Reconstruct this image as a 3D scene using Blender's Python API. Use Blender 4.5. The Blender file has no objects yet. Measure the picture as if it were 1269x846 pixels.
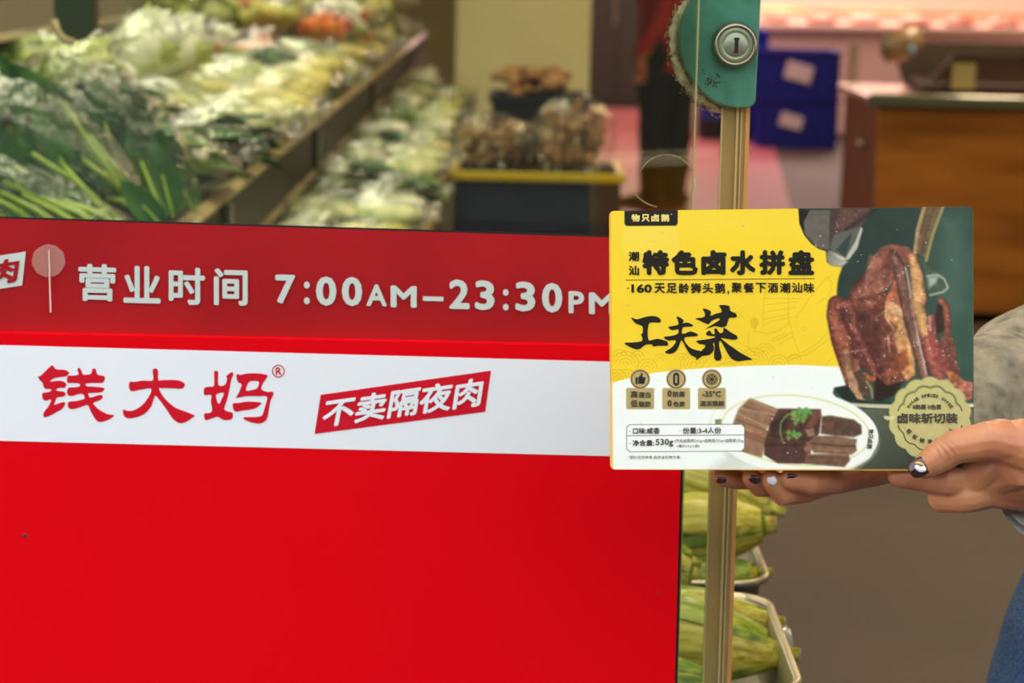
import bpy, math, random
import numpy as np
from mathutils import Vector, Matrix, noise
random.seed(7)
rng = np.random.default_rng(7)
SC = bpy.context.scene
COL = SC.collection
PI = math.pi

# ------------------------------------------------------------------ camera
F = 2600.0                      # focal length in pixels of the 1269 wide frame
CAM = Vector((0.0, 0.0, 1.37))
PITCH, ROLL = math.radians(10.4), math.radians(1.3)
cp_, sp_ = math.cos(PITCH), math.sin(PITCH)
FW = Vector((0, cp_, -sp_))
_R = Vector((1, 0, 0)); _U = _R.cross(FW)
RT = math.cos(ROLL) * _R + math.sin(ROLL) * _U
UP = -math.sin(ROLL) * _R + math.cos(ROLL) * _U
cd = bpy.data.cameras.new('camera'); cam = bpy.data.objects.new('camera', cd); COL.objects.link(cam)
cd.sensor_width = 36; cd.lens = F / 1269 * 36; cd.clip_start = .05; cd.clip_end = 100
m3 = Matrix((RT, UP, -FW)).transposed()
cam.matrix_world = Matrix.Translation(CAM) @ m3.to_4x4()
cd.dof.use_dof = True; cd.dof.focus_distance = 1.62; cd.dof.aperture_fstop = 8.0
SC.camera = cam
# ------------------------------------------------------------------ light and exposure
W = bpy.data.worlds.new('overcast_street'); SC.world = W; W.use_nodes = True
W.node_tree.nodes['Background'].inputs[0].default_value = (0.93, 0.97, 1.0, 1)
W.node_tree.nodes['Background'].inputs[1].default_value = 2.5
SC.view_settings.view_transform = 'Standard'; SC.view_settings.look = 'None'
SC.view_settings.gamma = 1; SC.view_settings.use_curve_mapping = False
SC.view_settings.exposure = 0.0
def area(name, loc, size, power, col, rot=(0, 0, 0), sy=None):
    l = bpy.data.lights.new(name, 'AREA'); l.energy = power; l.color = col; l.size = size
    if sy: l.shape = 'RECTANGLE'; l.size_y = sy
    o = bpy.data.objects.new(name, l); o.location = loc; o.rotation_euler = rot; COL.objects.link(o); return o
area('produce_lamp_light', (-.9, 5.6, 2.62), .5, 52, (1.0, .95, .72), sy=6.5)
area('aisle_lamp_light', (0.9, 4.6, 2.66), .3, 20, (1.0, .78, .52), sy=1.2)
area('door_lamp_light', (0.2, 2.6, 2.66), .3, 14, (1.0, .86, .6), sy=1.2)
area('counter_lamp_light', (2.2, 8.0, 2.62), .3, 72, (1.0, .72, .42), sy=1.6)
area('meat_lamp_light', (.9, 16.5, 2.6), 1.2, 170, (1.0, .56, .52), sy=5.0)
area('back_counter_lamp_light', (3.2, 18.5, 2.6), 1.6, 115, (1.0, .72, .60), sy=2.0)

# ------------------------------------------------------------------ maths helpers
def ray(px, py): return FW + RT * ((px - 634.5) / F) - UP * ((py - 423) / F)
def at_y(px, py, Y):
    d = ray(px, py); return CAM + d * (Y / d.y)
def at_z(px, py, z):
    d = ray(px, py); return CAM + d * ((z - CAM.z) / d.z)
def on_plane(px, py, p0, n):
    d = ray(px, py); return CAM + d * ((p0 - CAM).dot(n) / d.dot(n))
def lin(c):
    c = c / 255.0
    return c / 12.92 if c <= .04045 else ((c + .055) / 1.055) ** 2.4
def rgb(r, g, b): return (lin(r), lin(g), lin(b), 1)

# ------------------------------------------------------------------ materials
def mat(name, col, rough=.5, metal=0, coat=0, spec=.5, noise_amt=0, nscale=40, bump=0, bscale=60, trans=0, sub=0, emit=None, stretch=None):
    m = bpy.data.materials.new(name); m.use_nodes = True; nt = m.node_tree; p = nt.nodes['Principled BSDF']
    p.inputs['Base Color'].default_value = col; p.inputs['Roughness'].default_value = rough
    p.inputs['Metallic'].default_value = metal; p.inputs['Coat Weight'].default_value = coat
    p.inputs['Coat Roughness'].default_value = .08
    p.inputs['Specular IOR Level'].default_value = spec
    if trans: p.inputs['Transmission Weight'].default_value = trans
    if sub:
        p.inputs['Subsurface Weight'].default_value = sub; p.inputs['Subsurface Radius'].default_value = (.01, .004, .002)
    if emit: p.inputs['Emission Color'].default_value = col; p.inputs['Emission Strength'].default_value = emit
    tc = nt.nodes.new('ShaderNodeTexCoord'); src = tc.outputs['Object']
    if stretch:
        mp = nt.nodes.new('ShaderNodeMapping'); mp.inputs['Scale'].default_value = stretch
        nt.links.new(src, mp.inputs[0]); src = mp.outputs[0]
    if noise_amt:
        n = nt.nodes.new('ShaderNodeTexNoise'); n.inputs['Scale'].default_value = nscale; n.inputs['Detail'].default_value = 5
        nt.links.new(src, n.inputs['Vector'])
        mx = nt.nodes.new('ShaderNodeMix'); mx.data_type = 'RGBA'
        mx.inputs[6].default_value = tuple(c * (1 - noise_amt) for c in col[:3]) + (1,)
        mx.inputs[7].default_value = tuple(min(1, c * (1 + noise_amt)) for c in col[:3]) + (1,)
        rp = nt.nodes.new('ShaderNodeMapRange'); rp.inputs[1].default_value = .3; rp.inputs[2].default_value = .7
        nt.links.new(n.outputs['Fac'], rp.inputs[0]); nt.links.new(rp.outputs[0], mx.inputs[0]); nt.links.new(mx.outputs[2], p.inputs['Base Color'])
    if bump:
        n2 = nt.nodes.new('ShaderNodeTexNoise'); n2.inputs['Scale'].default_value = bscale; n2.inputs['Detail'].default_value = 4
        nt.links.new(src, n2.inputs['Vector'])
        b = nt.nodes.new('ShaderNodeBump'); b.inputs['Strength'].default_value = bump; b.inputs['Distance'].default_value = .004
        nt.links.new(n2.outputs['Fac'], b.inputs['Height']); nt.links.new(b.outputs[0], p.inputs['Normal'])
    return m
def ramp_mat(name, cols, scale, rough=.45, stretch=(1, 1, 1), detail=3, bump=.3, wave=False, coat=0, spec=.5):
    """procedural material running through several colours by a stretched noise or wave"""
    m = bpy.data.materials.new(name); m.use_nodes = True; nt = m.node_tree; p = nt.nodes['Principled BSDF']
    p.inputs['Roughness'].default_value = rough; p.inputs['Coat Weight'].default_value = coat; p.inputs['Specular IOR Level'].default_value = spec
    tc = nt.nodes.new('ShaderNodeTexCoord'); mp = nt.nodes.new('ShaderNodeMapping'); mp.inputs['Scale'].default_value = stretch
    nt.links.new(tc.outputs['Object'], mp.inputs[0])
    if wave:
        n = nt.nodes.new('ShaderNodeTexWave'); n.inputs['Distortion'].default_value = 2.5; n.inputs['Detail Scale'].default_value = 1.5
        n.inputs['Scale'].default_value = scale; n.inputs['Detail'].default_value = detail; n.bands_direction = 'Y'
    else:
        n = nt.nodes.new('ShaderNodeTexNoise'); n.inputs['Scale'].default_value = scale; n.inputs['Detail'].default_value = detail
    nt.links.new(mp.outputs[0], n.inputs['Vector'])
    r = nt.nodes.new('ShaderNodeValToRGB'); e = r.color_ramp.elements
    lo, hi = (.0, 1.) if wave else (.32, .68)
    e[0].position = lo; e[0].color = cols[0]; e[1].position = hi; e[1].color = cols[-1]
    for i, c in enumerate(cols[1:-1]):
        x = e.new(lo + (hi - lo) * (i + 1) / (len(cols) - 1)); x.color = c
    nt.links.new(n.outputs['Fac'], r.inputs[0]); nt.links.new(r.outputs[0], p.inputs['Base Color'])
    b = nt.nodes.new('ShaderNodeBump'); b.inputs['Strength'].default_value = bump; b.inputs['Distance'].default_value = .002
    nt.links.new(n.outputs['Fac'], b.inputs['Height']); nt.links.new(b.outputs[0], p.inputs['Normal'])
    return m
def film_mat(name, haze=.06, gloss=.25, rough=.12, tint=(1, 1, 1, 1), hcol=(.9, .95, .85, 1), bump=.6, bscale=45):
    m = bpy.data.materials.new(name); m.use_nodes = True; nt = m.node_tree; nt.nodes.clear()
    o = nt.nodes.new('ShaderNodeOutputMaterial'); t = nt.nodes.new('ShaderNodeBsdfTransparent'); t.inputs[0].default_value = tint
    g = nt.nodes.new('ShaderNodeBsdfGlossy'); g.inputs['Roughness'].default_value = rough
    d = nt.nodes.new('ShaderNodeBsdfDiffuse'); d.inputs[0].default_value = hcol
    lw = nt.nodes.new('ShaderNodeLayerWeight'); lw.inputs[0].default_value = .35
    mr = nt.nodes.new('ShaderNodeMapRange'); mr.inputs[3].default_value = gloss * .05; mr.inputs[4].default_value = gloss * 1.5
    m1 = nt.nodes.new('ShaderNodeMixShader'); m2 = nt.nodes.new('ShaderNodeMixShader'); m1.inputs[0].default_value = haze
    nt.links.new(t.outputs[0], m1.inputs[1]); nt.links.new(d.outputs[0], m1.inputs[2])
    nt.links.new(lw.outputs['Facing'], mr.inputs[0]); nt.links.new(mr.outputs[0], m2.inputs[0])
    nt.links.new(m1.outputs[0], m2.inputs[1]); nt.links.new(g.outputs[0], m2.inputs[2]); nt.links.new(m2.outputs[0], o.inputs[0])
    if bump:
        tc = nt.nodes.new('ShaderNodeTexCoord'); n = nt.nodes.new('ShaderNodeTexNoise'); n.inputs['Scale'].default_value = bscale
        n.inputs['Detail'].default_value = 3; nt.links.new(tc.outputs['Object'], n.inputs['Vector'])
        b = nt.nodes.new('ShaderNodeBump'); b.inputs['Strength'].default_value = bump; b.inputs['Distance'].default_value = .01
        nt.links.new(n.outputs['Fac'], b.inputs['Height']); nt.links.new(b.outputs[0], g.inputs['Normal']); nt.links.new(b.outputs[0], lw.inputs['Normal'])
    return m

# ------------------------------------------------------------------ mesh helpers
class MB:
    def __init__(s): s.v = []; s.f = []
    def add(s, v, f):
        k = len(s.v); s.v += [tuple(p) for p in v]; s.f += [tuple(i + k for i in q) for q in f]; return s
    def box(s, c, d, bev=0, M=None):
        cx, cy, cz = c; x, y, z = d[0] / 2, d[1] / 2, d[2] / 2
        if bev <= 0:
            v = [(-x, -y, -z), (x, -y, -z), (x, y, -z), (-x, y, -z), (-x, -y, z), (x, -y, z), (x, y, z), (-x, y, z)]
            f = [(0, 3, 2, 1), (4, 5, 6, 7), (0, 1, 5, 4), (1, 2, 6, 5), (2, 3, 7, 6), (3, 0, 4, 7)]
        else:
            b = bev; v = []; lv = [(-z, b), (-z + b, 0), (z - b, 0), (z, b)]
            for zz, ins in lv:
                X, Y = x - ins, y - ins; e = b * .7
                v += [(-X + e, -Y, zz), (X - e, -Y, zz), (X, -Y + e, zz), (X, Y - e, zz), (X - e, Y, zz), (-X + e, Y, zz), (-X, Y - e, zz), (-X, -Y + e, zz)]
            f = [tuple(range(7, -1, -1)), tuple(range(24, 32))]
            for r in range(3):
                for i in range(8): j = (i + 1) % 8; f.append((r * 8 + i, r * 8 + j, r * 8 + 8 + j, r * 8 + 8 + i))
        if M is not None: v = [M @ Vector(p) for p in v]
        return s.add([(p[0] + cx, p[1] + cy, p[2] + cz) for p in v], f)
    def tube(s, pts, rad, n=10, caps=True, round_caps=False, asp=1.0, up=None, wob=0, closed=False):
        P = [Vector(p) for p in pts]; R = list(rad) if hasattr(rad, '__len__') else [rad] * len(P)
        if round_caps:
            d0 = (P[0] - P[1]).normalized(); d1 = (P[-1] - P[-2]).normalized(); a, b = [], []; ra, rb = [], []
            for k in (90, 62, 35):
                t = math.radians(k if k < 90 else 84)
                a.append(P[0] + d0 * R[0] * math.sin(t)); ra.append(R[0] * math.cos(t))
                b.append(P[-1] + d1 * R[-1] * math.sin(t)); rb.append(R[-1] * math.cos(t))
            P = a + P + b[::-1]; R = ra + R + rb[::-1]
        N = len(P); v = []; prev = Vector(up) if up else None
        for i in range(N):
            d = (P[(i + 1) % N] - P[i - 1]) if closed else (P[min(i + 1, N - 1)] - P[max(i - 1, 0)])
            d.normalize()
            if prev is None: prev = Vector((0, 0, 1)) if abs(d.z) < .9 else Vector((1, 0, 0))
            u = (prev - d * prev.dot(d)).normalized(); w = d.cross(u)
            if not up: prev = u
            for k in range(n):
                a = 2 * PI * k / n; r = R[i] * (1 + (wob * random.uniform(-1, 1) if wob else 0))
                v.append(P[i] + u * (r * asp * math.cos(a)) + w * (r * math.sin(a)))
        f = []
        for i in range(N if closed else N - 1):
            i2 = (i + 1) % N
            for k in range(n): j = (k + 1) % n; f.append((i * n + k, i * n + j, i2 * n + j, i2 * n + k))
        if caps and not closed: f.append(tuple(range(n - 1, -1, -1))); f.append(tuple(range((N - 1) * n, N * n)))
        return s.add(v, f)
    def lathe(s, c, prof, n=24, axis=(0, 0, 1), fx=1, fy=1):
        ax = Vector(axis).normalized(); u = Vector((1, 0, 0)) if abs(ax.x) < .9 else Vector((0, 1, 0))
        u = (u - ax * u.dot(ax)).normalized(); w = ax.cross(u); c = Vector(c); v = []
        for r, h in prof:
            for k in range(n):
                a = 2 * PI * k / n; v.append(c + ax * h + u * (r * fx * math.cos(a)) + w * (r * fy * math.sin(a)))
        f = [(i * n + k, i * n + (k + 1) % n, (i + 1) * n + (k + 1) % n, (i + 1) * n + k) for i in range(len(prof) - 1) for k in range(n)]
        f.append(tuple(range(n - 1, -1, -1))); f.append(tuple(range((len(prof) - 1) * n, len(prof) * n)))
        return s.add(v, f)
    def ball(s, c, r, n=12, m=8, M=None, fn=None):
        v = []; c = Vector(c); rr = r if hasattr(r, '__len__') else (r, r, r)
        for i in range(m + 1):
            t = PI * i / m
            for k in range(n):
                a = 2 * PI * k / n; d = Vector((math.sin(t) * math.cos(a), math.sin(t) * math.sin(a), math.cos(t)))
                q = 1 if fn is None else fn(d)
                p = Vector((d.x * rr[0] * q, d.y * rr[1] * q, d.z * rr[2] * q))
                if M is not None: p = M @ p
                v.append(c + p)
        f = [(i * n + k, (i + 1) * n + k, (i + 1) * n + (k + 1) % n, i * n + (k + 1) % n) for i in range(m) for k in range(n)]
        return s.add(v, f)
    def prism(s, pts, vec):
        """polygon (list of Vector) pushed along vec"""
        n = len(pts); v = [Vector(p) for p in pts] + [Vector(p) + Vector(vec) for p in pts]
        f = [tuple(range(n)), tuple(range(2 * n - 1, n - 1, -1))] + [(i, i + n, (i + 1) % n + n, (i + 1) % n) for i in range(n)]
        return s.add(v, f)
    def mesh(s, name, m=None, smooth=False, clean=False):
        me = bpy.data.meshes.new(name); me.from_pydata(s.v, [], s.f); me.update()
        if clean:
            import bmesh
            b = bmesh.new(); b.from_mesh(me); bmesh.ops.remove_doubles(b, verts=b.verts, dist=1e-6); bmesh.ops.recalc_face_normals(b, faces=b.faces); b.to_mesh(me); b.free()
        if m: me.materials.append(m)
        if smooth: me.polygons.foreach_set('use_smooth', [True] * len(me.polygons))
        return me
def link(name, me, parent=None, kind=None, label=None):
    o = bpy.data.objects.new(name, me); COL.objects.link(o)
    if parent is not None:
        o.parent = parent
        if parent.get('_w'): o.matrix_parent_inverse = Matrix.Translation(-parent.location) if parent.parent is None else Matrix()
    if kind: o['kind'] = kind
    if label: o['label'] = label
    return o
def thing(name, label, cat, loc=(0, 0, 0), group=None, world=True, kind=None):
    """Empty at a thing's base; world=True: children are given in world coordinates"""
    o = bpy.data.objects.new(name, None); COL.objects.link(o); o.location = loc; o.empty_display_size = .05
    if kind: o['kind'] = kind
    else: o['label'] = label; o['category'] = cat
    if group: o['group'] = group
    if world: o['_w'] = 1
    return o
def tag(o, label, cat, group=None):
    o['label'] = label; o['category'] = cat
    if group: o['group'] = group
    return o
def part(name, mb, m, parent, smooth=True, label=None, kind=None, clean=False):
    return link(name, mb.mesh(name, m, smooth, clean), parent, kind, label)
def sub(name, mb, m, par, smooth=True, label=None):
    """a piece of a part; coordinates as the part's own"""
    o = bpy.data.objects.new(name, mb.mesh(name, m, smooth)); COL.objects.link(o); o.parent = par
    if label: o['label'] = label
    return o
def dup(o, parent=None):
    c = o.copy(); COL.objects.link(c); c.parent = parent
    if parent is not None: c.matrix_parent_inverse = o.matrix_parent_inverse.copy()
    for ch in o.children: dup(ch, c)
    return c
def bake_mod(o, mods):
    """apply a list of (type, settings) modifiers by evaluation"""
    for ty, st in mods:
        md = o.modifiers.new(ty, ty)
        for k, v in st.items(): setattr(md, k, v)
    bpy.context.view_layer.update()
    dg = bpy.context.evaluated_depsgraph_get()
    me = bpy.data.meshes.new_from_object(o.evaluated_get(dg), depsgraph=dg)
    o.modifiers.clear(); ms = list(o.data.materials); o.data = me
    if len(me.materials) == 0:
        for q in ms: me.materials.append(q)
    me.polygons.foreach_set('use_smooth', [True] * len(me.polygons))
    return o

# flat lettering, mapped from the em square onto a photographed quad of a surface
_tc = {}
def text_geo(s, bold=0.0, res=3):
    c = bpy.data.curves.new('lettering', 'FONT'); c.body = s; c.size = 1; c.resolution_u = res
    o = bpy.data.objects.new('lettering', c); COL.objects.link(o); bpy.context.view_layer.update()
    me = bpy.data.meshes.new_from_object(o); v = [(p.co.x, p.co.y) for p in me.vertices]; f = [tuple(p.vertices) for p in me.polygons]
    bpy.data.objects.remove(o); bpy.data.curves.remove(c); bpy.data.meshes.remove(me)
    if bold:
        V, Fc = [], []
        for k in range(9):
            dx, dy = (0, 0) if k == 8 else (bold * math.cos(k * PI / 4), bold * math.sin(k * PI / 4))
            b = len(V); V += [(x + dx, y + dy) for x, y in v]; Fc += [tuple(i + b for i in q) for q in f]
        v, f = V, Fc
    return v, f
def text_on(mb, s, quad, surf, bold=0.0, res=3):
    """quad: pixel corners TL, TR, BR, BL the ink's bounding box fills"""
    v, f = text_geo(s, bold, res); xs = [p[0] for p in v]; ys = [p[1] for p in v]
    x0, x1, y0, y1 = min(xs), max(xs), min(ys), max(ys); TL, TR, BR, BL = quad
    out = []; per = len(v) // 9 if bold else len(v) + 1
    for k_, (x, y) in enumerate(v):
        a = (x - x0) / (x1 - x0); b = (y1 - y) / (y1 - y0)
        px = (TL[0] * (1 - a) + TR[0] * a) * (1 - b) + (BL[0] * (1 - a) + BR[0] * a) * b
        py = (TL[1] * (1 - a) + TR[1] * a) * (1 - b) + (BL[1] * (1 - a) + BR[1] * a) * b
        p = surf(px, py); out.append(p + (CAM - p) * (2.2e-5 * (k_ // per)))
    mb.add(out, f)
def poly_on(mb, pts, surf, holes=()):
    """flat polygon with holes through tessellation"""
    from mathutils.geometry import tessellate_polygon
    loops = [pts] + list(holes); flat = [p for l in loops for p in l]
    tr = tessellate_polygon([[Vector((p[0], p[1], 0)) for p in l] for l in loops])
    mb.add([surf(*p) for p in flat], tr)
def smooth_loop(pts, n=3):
    """Catmull-Rom closed loop"""
    out = []; N = len(pts)
    for i in range(N):
        p0, p1, p2, p3 = pts[i - 1], pts[i], pts[(i + 1) % N], pts[(i + 2) % N]
        for k in range(n):
            t = k / n
            out.append(tuple(.5 * ((2 * p1[j]) + (-p0[j] + p2[j]) * t * 1.0 + (2 * p0[j] - 5 * p1[j] + 4 * p2[j] - p3[j]) * t * t + (-p0[j] + 3 * p1[j] - 3 * p2[j] + p3[j]) * t ** 3) for j in range(2)))
    return out

# ================================================================== the shop shell
floor_m = ramp_mat('polished_concrete', [rgb(49, 40, 29), rgb(57, 46, 33), rgb(66, 54, 40)], 1.1, rough=.62, detail=6, bump=.05)
pave_m = ramp_mat('pavement', [rgb(66, 65, 62), rgb(84, 82, 78)], 3, rough=.9, bump=.2)
wall_m = mat('cream_paint', rgb(196, 186, 150), .8, noise_amt=.05, nscale=3)
pinkwall_m = mat('pale_tile_paint', rgb(222, 200, 188), .6, noise_amt=.05, nscale=2)
ceil_m = mat('ceiling_paint', rgb(205, 202, 195), .9)
steel_m = mat('brushed_steel', rgb(170, 165, 150), .32, metal=.85, noise_amt=.1, nscale=30, bump=.05)
darkm = mat('dark_brown_laminate', rgb(32, 22, 19), .5, noise_amt=.1, nscale=12)
black_m = mat('black_plastic', rgb(16, 14, 14), .5)
def struct(name, mb, m, smooth=False): return link(name, mb.mesh(name, m, smooth), None, 'structure')
struct('floor', MB().box((.2, 12.5, -.05), (8.4, 21.4, .1)), floor_m)
struct('pavement', MB().box((.2, -3.6, -.07), (26, 10.8, .1)), pave_m)
struct('wall_opposite', MB().box((.2, -9.2, 2.6), (26, .4, 5.4)), mat('dark_street_facade', rgb(74, 70, 66), .8, noise_amt=.2, nscale=.7))
struct('wall_left', MB().box((-1.95, 12.4, 1.4), (.1, 21.2, 3)), wall_m)
struct('wall_right', MB().box((4.45, 12.4, 1.4), (.1, 21.2, 3)), pinkwall_m)
struct('wall_back', MB().box((.2, 23.1, 1.4), (8.6, .2, 3)), pinkwall_m)
struct('ceiling', MB().box((.2, 12.4, 2.85), (8.6, 21.4, .1)), ceil_m)
struct('wall_front', MB().box((-2.9, 1.9, 1.2), (2.2, .12, 2.4)).box((3.3, 1.9, 1.2), (2.4, .12, 2.4)).box((.2, 1.9, 2.6), (8.6, .14, .5)), wall_m)
# free-standing pillar and the wide cream column behind the mushroom crates
pc = at_y(655, 40, 10)
struct('trim_1', MB().box((.02, 10.3, 1.4), (.64, .5, 2.8), .01), mat('cream_column_paint', rgb(238, 230, 190), .7, noise_amt=.06, nscale=4))

struct('trim_2', MB().box((-1.1, 12.4, 1.4), (1.66, .2, 2.8)), mat('olive_partition_paint', rgb(160, 152, 104), .7, noise_amt=.06, nscale=4))
# ------------------------------------------------------------------ lamps that the scene's light comes from
lamp_m = mat('lamp_diffuser', (1, .9, .72, 1), .5, emit=2.0); lampw_m = mat('lamp_housing', rgb(220, 220, 216), .4)
def lamp(x, y, sx, sy, lab):
    t = thing('ceiling_lamp', lab, 'lamp', (x, y, 2.8), 'shop ceiling lamps')
    part('housing', MB().box((x, y, 2.77), (sx + .06, sy + .06, .06), .01), lampw_m, t, False)
    part('diffuser', MB().box((x, y, 2.735), (sx, sy, .015)), lamp_m, t, False)
lamp(-.9, 5.6, .5, 6.5, 'long white ceiling lamp over the vegetable displays')
lamp(.9, 4.6, .3, 1.2, 'short warm ceiling lamp over the aisle')
lamp(.2, 2.6, .3, 1.2, 'short ceiling lamp just inside the doors')
lamp(2.2, 8.0, .3, 1.6, 'warm ceiling lamp over the wooden counter')
lamp(.9, 16.5, 1.2, 5.0, 'pinkish ceiling lamp at the far end of the aisle')
lamp(3.2, 18.5, 1.6, 2.0, 'ceiling lamp over the white rear counter')

# ------------------------------------------------------------------ glass doors
def glass_mat(name, tint, refl=1.0):
    m = bpy.data.materials.new(name); m.use_nodes = True; nt = m.node_tree; nt.nodes.clear()
    o = nt.nodes.new('ShaderNodeOutputMaterial'); t = nt.nodes.new('ShaderNodeBsdfTransparent'); t.inputs[0].default_value = tint
    g = nt.nodes.new('ShaderNodeBsdfGlossy'); g.inputs['Roughness'].default_value = .02
    fr = nt.nodes.new('ShaderNodeFresnel'); fr.inputs[0].default_value = 1.45
    mx = nt.nodes.new('ShaderNodeMixShader'); nt.links.new(fr.outputs[0], mx.inputs[0]); nt.links.new(t.outputs[0], mx.inputs[1])
    nt.links.new(g.outputs[0], mx.inputs[2]); nt.links.new(mx.outputs[0], o.inputs[0]); return m
pane_m = glass_mat('door_glass', (.965, .985, .93, 1))
edge_m = film_mat('polished_glass_edge', haze=.42, gloss=.2, rough=.2, tint=(.62, .72, .5, 1), hcol=rgb(214, 204, 140), bump=0)
sealr_m = mat('seal_rib_plastic', rgb(186, 168, 116), .35, coat=.2)
def vslab(p_tl, p_tr, p_br, p_bl, y0, y1):
    """plate between two depths whose outline is the given pixel quad seen at depth y0"""
    q = [at_y(*p, y0) for p in (p_tl, p_tr, p_br, p_bl)]
    return MB().prism(q, (0, y1 - y0, 0))
YF0, YF1, YR0, YR1 = 1.780, 1.788, 1.815, 1.823
def edge_x(py): return 865.5 - .0322 * py
d1 = thing('door_1', '', '', (0, YF0, 0), kind='structure')
z_hi = -1500
part('glass_pane', vslab((-900, z_hi), (edge_x(z_hi), z_hi), (edge_x(2300), 2300), (-900, 2300), YF0, YF1), pane_m, d1, False)
part('polished_edge', vslab((edge_x(z_hi), z_hi), (edge_x(z_hi) + 1.9, z_hi), (edge_x(2300) + 1.9, 2300), (edge_x(2300), 2300), YF0 - .0002, YF1 + .0002), edge_m, d1, False)
d2 = thing('door_2', '', '', (0, YR0, 0), kind='structure')
def sx(py, x0): return x0 - .0335 * (py - 140)
def strip(a, b, y0, y1): return vslab((sx(-1500, a), -1500), (sx(-1500, b), -1500), (sx(2300, b), 2300), (sx(2300, a), 2300), y0, y1)
part('glass_pane', strip(560, 917, YR0, YR1), pane_m, d2, False)
seal_m = film_mat('clear_seal_plastic', haze=.36, gloss=.12, rough=.25, tint=(.80, .72, .50, 1), hcol=rgb(214, 190, 128), bump=.15, bscale=25)
part('seal_strip', strip(894, 928, YR0 - .008, YR0 - .0045).add(*((lambda q: (q.v, q.f))(strip(894, 928, YR1 + .004, YR1 + .007)))), seal_m, d2, False)
part('seal_rib', strip(913, 915.5, YR0 - .0105, YR0 - .008).add(*((lambda q: (q.v, q.f))(strip(918.5, 920, YR0 - .0100, YR0 - .008)))).add(*((lambda q: (q.v, q.f))(strip(894, 896, YR0 - .009, YR0 - .008)))), sealr_m, d2, False)
part('seal_lip', strip(924.5, 929.5, YR0 - .0085, YR1 + .007), mat('amber_seal_lip', rgb(196, 142, 80), .35, coat=.2), d2, False)

# ------------------------------------------------------------------ red film strip with the opening hours
S2 = lambda dy: (lambda px, py: at_y(px, py, YF0 - .001 + dy))
film_red = mat('dull_red_film', rgb(168, 20, 25), .45, spec=.28, noise_amt=.10, nscale=9)
white_film = mat('off_white_film', rgb(206, 214, 204), .5)
fs = thing('hours_film_strip', 'dull red film strip with white opening hours on the door glass', 'sign', (0, YF1, 1.2))
part('film', vslab((-500, 255), (851, 297), (848, 452), (-500, 430), YF0 - .001, YF0 - .0002), film_red, fs, False)
part('dark_edge', vslab((-500, 252.5), (851.4, 294.6), (851, 300), (-500, 258), YF0 - .0008, YF0 - .0001), black_m, fs, False)
tx = MB(); tx2 = MB(); sf = S2(-.0012)
def ch(mb, s, x0, x1, y0, y1, surf, b=.04, dip=.026, shx=0):
    w = (x1 - x0) * dip
    text_on(mb, s, ((x0 + shx, y0), (x1 + shx, y0 + w), (x1, y1 + w), (x0, y1)), surf, b)
for s, x0, x1, y0, y1 in (('营', 97, 144, 326.5, 372.5), ('业', 153, 199, 329, 375), ('时', 209, 254, 331, 377), ('间', 265, 307, 332, 378)): ch(tx, s, x0, x1, y0, y1, sf, .028)
for s, x0, x1, y0, y1, b in (('7', 341, 366, 340, 376, .045), (':', 376.5, 384, 348.5, 377, .03), ('0', 391.5, 417, 342, 378.5, .055), ('0', 423.5, 449, 342.6, 379, .055),
                          ('A', 454, 479.5, 352, 379, .05), ('M', 484, 516.5, 353.5, 380.5, .05), ('-', 524, 549.5, 367, 372.6, 0), ('2', 556.5, 582, 346, 382.5, .05),
                          ('3', 588.5, 613, 347, 384, .05), (':', 623, 630.5, 358, 384.5, .03), ('3', 638.5, 663.5, 348.5, 385.5, .05), ('0', 671.5, 697, 350, 387, .055),
                          ('P', 704.5, 724, 360.5, 388, .05), ('M', 729.7, 762, 362, 389, .05)): ch(tx2, s, x0, x1, y0, y1, sf, b * .66)
part('hours_lettering', tx, white_film, fs, False, label='white bold title lettering')
part('time_lettering', tx2, white_film, fs, False, label='white bold opening time')
pl = MB(); poly_on(pl, [(-182, 345), (32, 311.5), (27.5, 353.5), (-189, 388)], S2(-.0008)); part('slogan_plate', pl, white_film, fs, False, label='white slanted slogan plate')
tl = MB(); text_on(tl, '不卖隔夜肉', ((-176, 350), (25, 318), (20.5, 349), (-181, 381)), S2(-.0014), .03); part('slogan_lettering', tl, film_red, fs, False)
st = thing('round_fan_sticker', 'pale translucent round sticker on a thin stick, on the dull red strip', 'sticker', at_y(60, 325, YF0))
pts = [(60 + 20.5 * math.cos(a) * (1 + .03 * math.sin(9 * a)), 323 + 20 * math.sin(a) * (1 + .03 * math.cos(11 * a))) for a in [2 * PI * k / 40 for k in range(40)]]
m_ = MB(); m_.prism([at_y(*p, YF0 - .0036) for p in pts], (0, .0006, 0))
part('disc', m_, film_mat('frosted_sticker', haze=.22, gloss=.05, tint=(1, .95, .92, 1), hcol=rgb(230, 190, 175), bump=.2), st, False)
part('stick', vslab((59.6, 310), (61.2, 310), (63.6, 387), (61.6, 387), YF0 - .0046, YF0 - .0038), mat('pale_stick', rgb(232, 196, 176), .5), st, False)

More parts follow.
